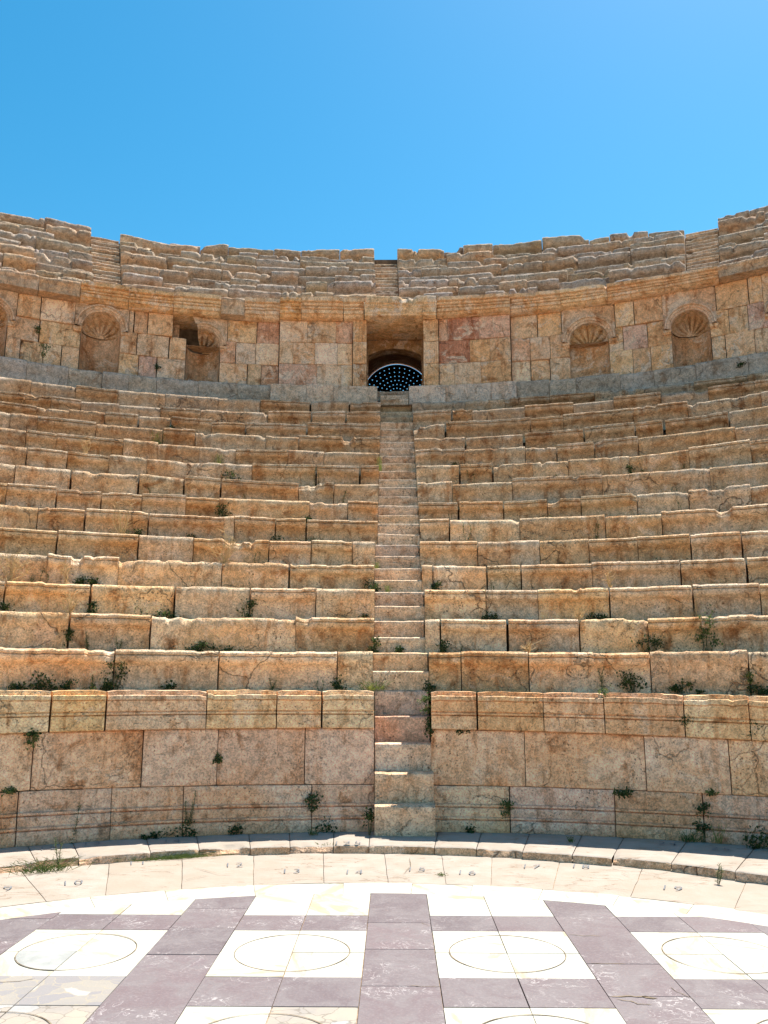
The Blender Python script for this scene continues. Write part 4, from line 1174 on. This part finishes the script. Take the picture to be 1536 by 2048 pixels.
WEEDS = [('u', -25.52, 7.66, 0.148, 0.348, 'hang'),
 ('u', -26.03, 8.2, 0.085, 0.153, 'hang'),
 ('u', -17.63, 7.79, 0.085, 0.109, 'hang'),
 ('u', 25.34, 7.39, 0.168, 0.108, 'clump'),
 ('11', -17.63, 5.53, 0.123, 0.253, 'grass'),
 ('10', -22.86, 5.1, 0.068, 0.278, 'dry'),
 ('10', -13.34, 5.13, 0.118, 0.191, 'grass'),
 ('9', -12.51, 4.69, 0.211, 0.251, 'clump'),
 ('8', -18.56, 4.19, 0.062, 0.273, 'vine'),
 ('8', -11.51, 4.29, 0.062, 0.161, 'vine'),
 ('7', -12.96, 3.9, 0.254, 0.262, 'clump'),
 ('6', -20.51, 3.19, 0.185, 0.572, 'dry'),
 ('6', -20.23, 3.19, 0.157, 0.191, 'grass'),
 ('6', -19.13, 3.23, 0.142, 0.132, 'clump'),
 ('6', -15.45, 3.23, 0.085, 0.117, 'clump'),
 ('5', -13.23, 3.12, 0.301, 0.394, 'dry'),
 ('4', -28.08, 2.75, 0.391, 0.416, 'dry'),
 ('4', -25.78, 2.76, 0.078, 0.201, 'vine'),
 ('4', -26.59, 2.75, 0.065, 0.094, 'vine'),
 ('4', -24.41, 2.75, 0.104, 0.228, 'dry'),
 ('4', -22.53, 2.74, 0.287, 0.101, 'clump'),
 ('4', -23.31, 2.75, 0.065, 0.094, 'clump'),
 ('12', -16.72, 5.99, 0.109, 0.075, 'clump'),
 ('10', -1.17, 5.15, 0.076, 0.226, 'grass'),
 ('9', -5.95, 4.79, 0.081, 0.318, 'vine'),
 ('8', -3.93, 4.34, 0.109, 0.209, 'vine'),
 ('7', -6.64, 3.94, 0.067, 0.062, 'clump'),
 ('6', -9.21, 3.53, 0.093, 0.066, 'clump'),
 ('6', -6.46, 3.52, 0.2, 0.103, 'tuft'),
 ('5', -10.57, 3.14, 0.068, 0.183, 'vine'),
 ('4', -2.21, 2.78, 0.17, 0.094, 'clump'),
 ('5', -1.61, 3.1, 0.055, 0.099, 'grass'),
 ('4', -0.88, 2.71, 0.052, 0.107, 'grass'),
 ('4', 2.73, 2.78, 0.072, 0.087, 'clump'),
 ('4', 7.03, 2.74, 0.052, 0.121, 'vine'),
 ('9', 5.66, 4.74, 0.081, 0.293, 'vine'),
 ('10', 4.57, 5.14, 0.059, 0.078, 'clump'),
 ('7', 4.26, 3.93, 0.105, 0.2, 'vine'),
 ('6', 5.33, 3.52, 0.186, 0.31, 'vine'),
 ('9', 12.13, 4.75, 0.146, 0.067, 'clump'),
 ('9', 17.49, 4.75, 0.089, 0.167, 'clump'),
 ('9', 18.19, 4.73, 0.114, 0.151, 'vine'),
 ('9', 21.22, 4.74, 0.098, 0.184, 'vine'),
 ('8', 20.48, 4.34, 0.078, 0.08, 'vine'),
 ('7', 20.67, 3.94, 0.105, 0.216, 'vine'),
 ('7', 11.23, 3.94, 0.135, 0.054, 'clump'),
 ('6', 14.97, 3.53, 0.057, 0.295, 'vine'),
 ('5', 18.97, 3.13, 0.068, 0.099, 'vine'),
 ('4', 15.74, 2.76, 0.059, 0.188, 'dry'),
 ('3', 21.67, 2.6, 0.261, 0.09, 'twig'),
 ('3', -28.21, 2.36, 0.124, 0.089, 'clump'),
 ('3', -22.68, 2.36, 0.068, 0.153, 'clump'),
 ('3', -24.24, 2.34, 0.136, 0.242, 'dry'),
 ('3', -19.49, 2.36, 0.124, 0.153, 'vine'),
 ('3', -17.59, 2.35, 0.273, 0.077, 'clump'),
 ('3', -11.5, 2.35, 0.136, 0.204, 'clump'),
 ('2', -24.22, 1.97, 0.082, 0.23, 'hang'),
 ('2', -22.88, 1.94, 0.082, 0.193, 'feather'),
 ('2', -20.77, 1.94, 0.059, 0.145, 'feather'),
 ('2', -13.94, 1.94, 0.634, 0.097, 'clump'),
 ('1', -21.05, 1.68, 0.156, 0.206, 'clump'),
 ('1', -25.93, 1.52, 0.288, 0.137, 'clump'),
 ('1', -27.56, 1.52, 0.133, 0.057, 'clump'),
 ('1', -24.17, 1.52, 0.122, 0.063, 'clump'),
 ('1', -21.97, 1.52, 0.222, 0.091, 'clump'),
 ('1', -22.58, 1.53, 0.067, 0.137, 'feather'),
 ('1', -17.34, 1.53, 0.122, 0.04, 'clump'),
 ('2', -2.02, 1.92, 0.1, 0.169, 'clump'),
 ('2', -0.2, 1.91, 0.053, 0.066, 'clump'),
 ('2', 3.13, 1.92, 0.117, 0.145, 'clump'),
 ('2', 4.6, 1.92, 0.082, 0.091, 'vine'),
 ('3', -2.66, 2.34, 0.056, 0.038, 'clump'),
 ('3', 6.5, 2.33, 0.05, 0.102, 'clump'),
 ('3', 7.17, 2.33, 0.074, 0.057, 'clump'),
 ('1', -4.94, 1.51, 0.116, 0.12, 'clump'),
 ('1', -9.77, 1.51, 0.089, 0.137, 'feather'),
 ('1', -6.22, 1.51, 0.089, 0.114, 'vine'),
 ('1', -2.07, 1.5, 0.211, 0.103, 'grass'),
 ('1', 2.09, 1.5, 0.083, 0.097, 'clump'),
 ('p', 1.69, 1.24, 0.105, 0.216, 'hang'),
 ('p', 1.9, 1.01, 0.042, 0.194, 'hang'),
 ('p', 4.6, 1.04, 0.141, 0.054, 'hang'),
 ('p', 20.38, 1.15, 0.094, 0.086, 'hang'),
 ('p', 24.76, 1.06, 0.167, 0.215, 'hang'),
 ('p', 14.84, 1.29, 0.032, 0.238, 'hang'),
 ('p', 15.83, 0.47, 0.196, 0.053, 'hang'),
 ('p', 21.84, 0.51, 0.083, 0.043, 'hang'),
 ('p', -26.48, 0.9, 0.125, 0.247, 'hang'),
 ('p', -13.71, 0.76, 0.062, 0.064, 'hang'),
 ('p', -27.62, 0.54, 0.124, 0.043, 'hang'),
 ('p', -26.48, 1.07, 0.105, 0.054, 'hang'),
 ('p', -6.8, 0.28, 0.103, 0.18, 'hang'),
 ('p', 7.66, 0.18, 0.067, 0.222, 'hang'),
 ('p', 21.2, 0.32, 0.072, 0.095, 'hang'),
 ('b', -0.72, 9.22, 0.209, 0.115, 'clump'),
 ('b', -0.25, 9.28, 0.072, 0.244, 'clump'),
 ('b', 0.78, 9.15, 0.104, 0.066, 'clump'),
 ('b', 2.95, 8.48, 0.121, 0.192, 'clump'),
 ('b', 2.81, 8.48, 0.142, 0.121, 'tuft'),
 ('b', 3.08, 8.44, 0.101, 0.191, 'grass'),
 ('b', 3.37, 8.18, 0.224, 0.185, 'clump'),
 ('b', -3.16, 8.56, 0.204, 0.47, 'feather'),
 ('b', -2.41, 8.92, 0.309, 0.08, 'clump'),
 ('b', -2.13, 8.93, 0.245, 0.506, 'feather'),
 ('b', -2.11, 8.93, 0.266, 0.128, 'clump'),
 ('b', -1.65, 9.14, 0.196, 0.093, 'clump'),
 ('k', -0.81, 8.78, 0.073, 0.084, 'tuft'),
 ('k', 1.68, 8.46, 0.05, 0.061, 'tuft'),
 ('f', -0.64, 8.39, 0.13, 0.085, 'tuft'),
 ('f', -2.94, 7.42, 0.354, 0.133, 'tuft'),
 ('f', -2.85, 7.54, 0.108, 0.279, 'feather'),
 ('f', -2.06, 7.99, 0.572, 0.043, 'tuft'),
 ('f', 2.57, 7.13, 0.068, 0.153, 'feather'),
 ('f', 0.39, 7.41, 0.044, 0.027, 'tuft'),
 ('3', 13.3, 2.3, 0.124, 0.115, 'dry'),
 ('3', 14.49, 2.32, 0.347, 0.07, 'clump'),
 ('2', 18.24, 1.9, 0.293, 0.211, 'clump'),
 ('2', 22.2, 1.91, 0.27, 0.435, 'bush'),
 ('1', 24.77, 1.6, 0.044, 0.092, 'hang'),
 ('2', 9.55, 1.9, 0.059, 0.097, 'dry'),
 ('1', 14.76, 1.48, 0.111, 0.285, 'feather'),
 ('1', 16.97, 1.49, 0.277, 0.194, 'clump'),
 ('1', 20.66, 1.48, 0.344, 0.091, 'clump'),
 ('1', 25.28, 1.48, 0.188, 0.091, 'clump')]
DESC = {'clump': ('dark green weed clump', 'weed'), 'hang': ('dark green weed clinging', 'weed'), 'bush': ('tall bushy weed with green top', 'weed'),
        'feather': ('tall feathery green weed', 'weed'), 'vine': ('thin trailing green weed', 'weed'), 'grass': ('yellow green grass tuft', 'grass tuft'),
        'tuft': ('low green grass tuft', 'grass tuft'), 'dry': ('dry straw coloured weed stalks', 'dry weed'), 'twig': ('dry fallen twigs', 'dry weed')}
NAME = {'clump': 'weed', 'hang': 'weed', 'bush': 'weed', 'feather': 'weed', 'vine': 'weed', 'grass': 'grass_tuft', 'tuft': 'grass_tuft', 'dry': 'dry_weed', 'twig': 'dry_weed'}
cnt = {}
def wkey(q): return abs(q[1]) if q[0] not in 'bkf' else abs(q[1]-0.1)
rw = random.Random(33)
for (lv, a, z, wd, h, kind) in sorted(WEEDS, key=wkey):
    if lv in ('b', 'k', 'f'):
        x, y = a, z; side = 'left' if x < 0.1 else 'right'
        z0 = 0.076 if lv != 'f' else 0.004
        loc = Vector((x, y, z0)); rot = -atan2(x-0.1, y-1.1)
        if lv == 'b':
            # stand against the foot of the podium
            v = Vector((x-0.10, y-1.1)); v = v.normalized()*min(v.length, 7.90); loc = Vector((0.10+v.x, 1.1+v.y, z0))
            if -0.3 < x < 0.45: loc = Vector((-0.245 if x < 0.1 else 0.46, 8.82 if x < .1 else 8.98, z0)) if x < 0.6 else loc
        where = {'b': 'at the foot of the podium wall', 'k': 'on the kerb slabs', 'f': 'on the paving below the kerb'}[lv]
        wf = 'steps'
    else:
        th = radians(a); side = 'left' if a < 0.2 else 'right'
        if lv == 'u': D = 16.80 if z > 7.7 else 16.56; zz = z; where = 'on the niche wall'
        elif lv == 'p': D = 9.06 if z > 0.5 else 8.99; zz = z; where = 'on the podium wall face'
        else:
            k = int(lv); D = RD(k)-0.055; zz = rowz(k-1, th)-0.005; where = 'under %s bench row' % ORD[k-1]
            if kind == 'dry' and k > 1: D = RD(k-1)+0.05; where = 'on top of %s bench row' % ORD[k-2]
            if kind == 'hang': zz = z-0.03
            h = max(h, 0.05) + (0 if kind == 'hang' else max(0, z-zz)*0.7)
        if kind == 'hang': D += 0.03
        loc = Vector(P(D, th, zz)); rot = -th
    key = (where, side); cnt[key] = cnt.get(key, 0)+1
    d, cat = DESC[kind]
    label = '%s %s, %s plant %s of stairs' % (d, where, ORD[cnt[key]-1], side)
    st, lf, ms, ml = make_weed(kind, wd, h, rw)
    root = empty(NAME[kind], loc, label, cat, 'weeds growing between the stones'); root.rotation_euler = (0, 0, rot)
    for nm, mb, mt in (('stem', st, ms), ('leaves', lf, ml)):
        if not mb.V: continue
        me = bpy.data.meshes.new(nm); me.from_pydata(mb.V, [], mb.F); me.materials.append(mt)
        o = bpy.data.objects.new(nm, me); C.objects.link(o); o.parent = root

# crumpled paper on the kerb
V = []; F = []
nx, ny = 14, 7
for i in range(nx+1):
    for j in range(ny+1):
        x = (i/nx-0.5)*0.16; y = (j/ny-0.5)*0.10
        V.append((x, y, 0.012+0.022*abs(noise.noise(Vector((x*30, y*30, 2))))+0.012*abs(noise.noise(Vector((x*90, y*90, 5))))))
for i in range(nx):
    for j in range(ny):
        a = i*(ny+1)+j; F.append((a, a+ny+1, a+ny+2, a+1))
nv = len(V)
me = bpy.data.meshes.new('paper_scrap'); me.from_pydata(V, [], F); me.materials.append(M_PAPER)
o = bpy.data.objects.new('paper_scrap', me); C.objects.link(o); o.location = (-3.27, 8.42, 0.076); o.rotation_euler = (0.1, 0, 0.35)
md = o.modifiers.new('s', 'SOLIDIFY'); md.thickness = 0.002
tag(o, 'crumpled white scrap of paper lying on the kerb at the foot of the podium', 'paper scrap')
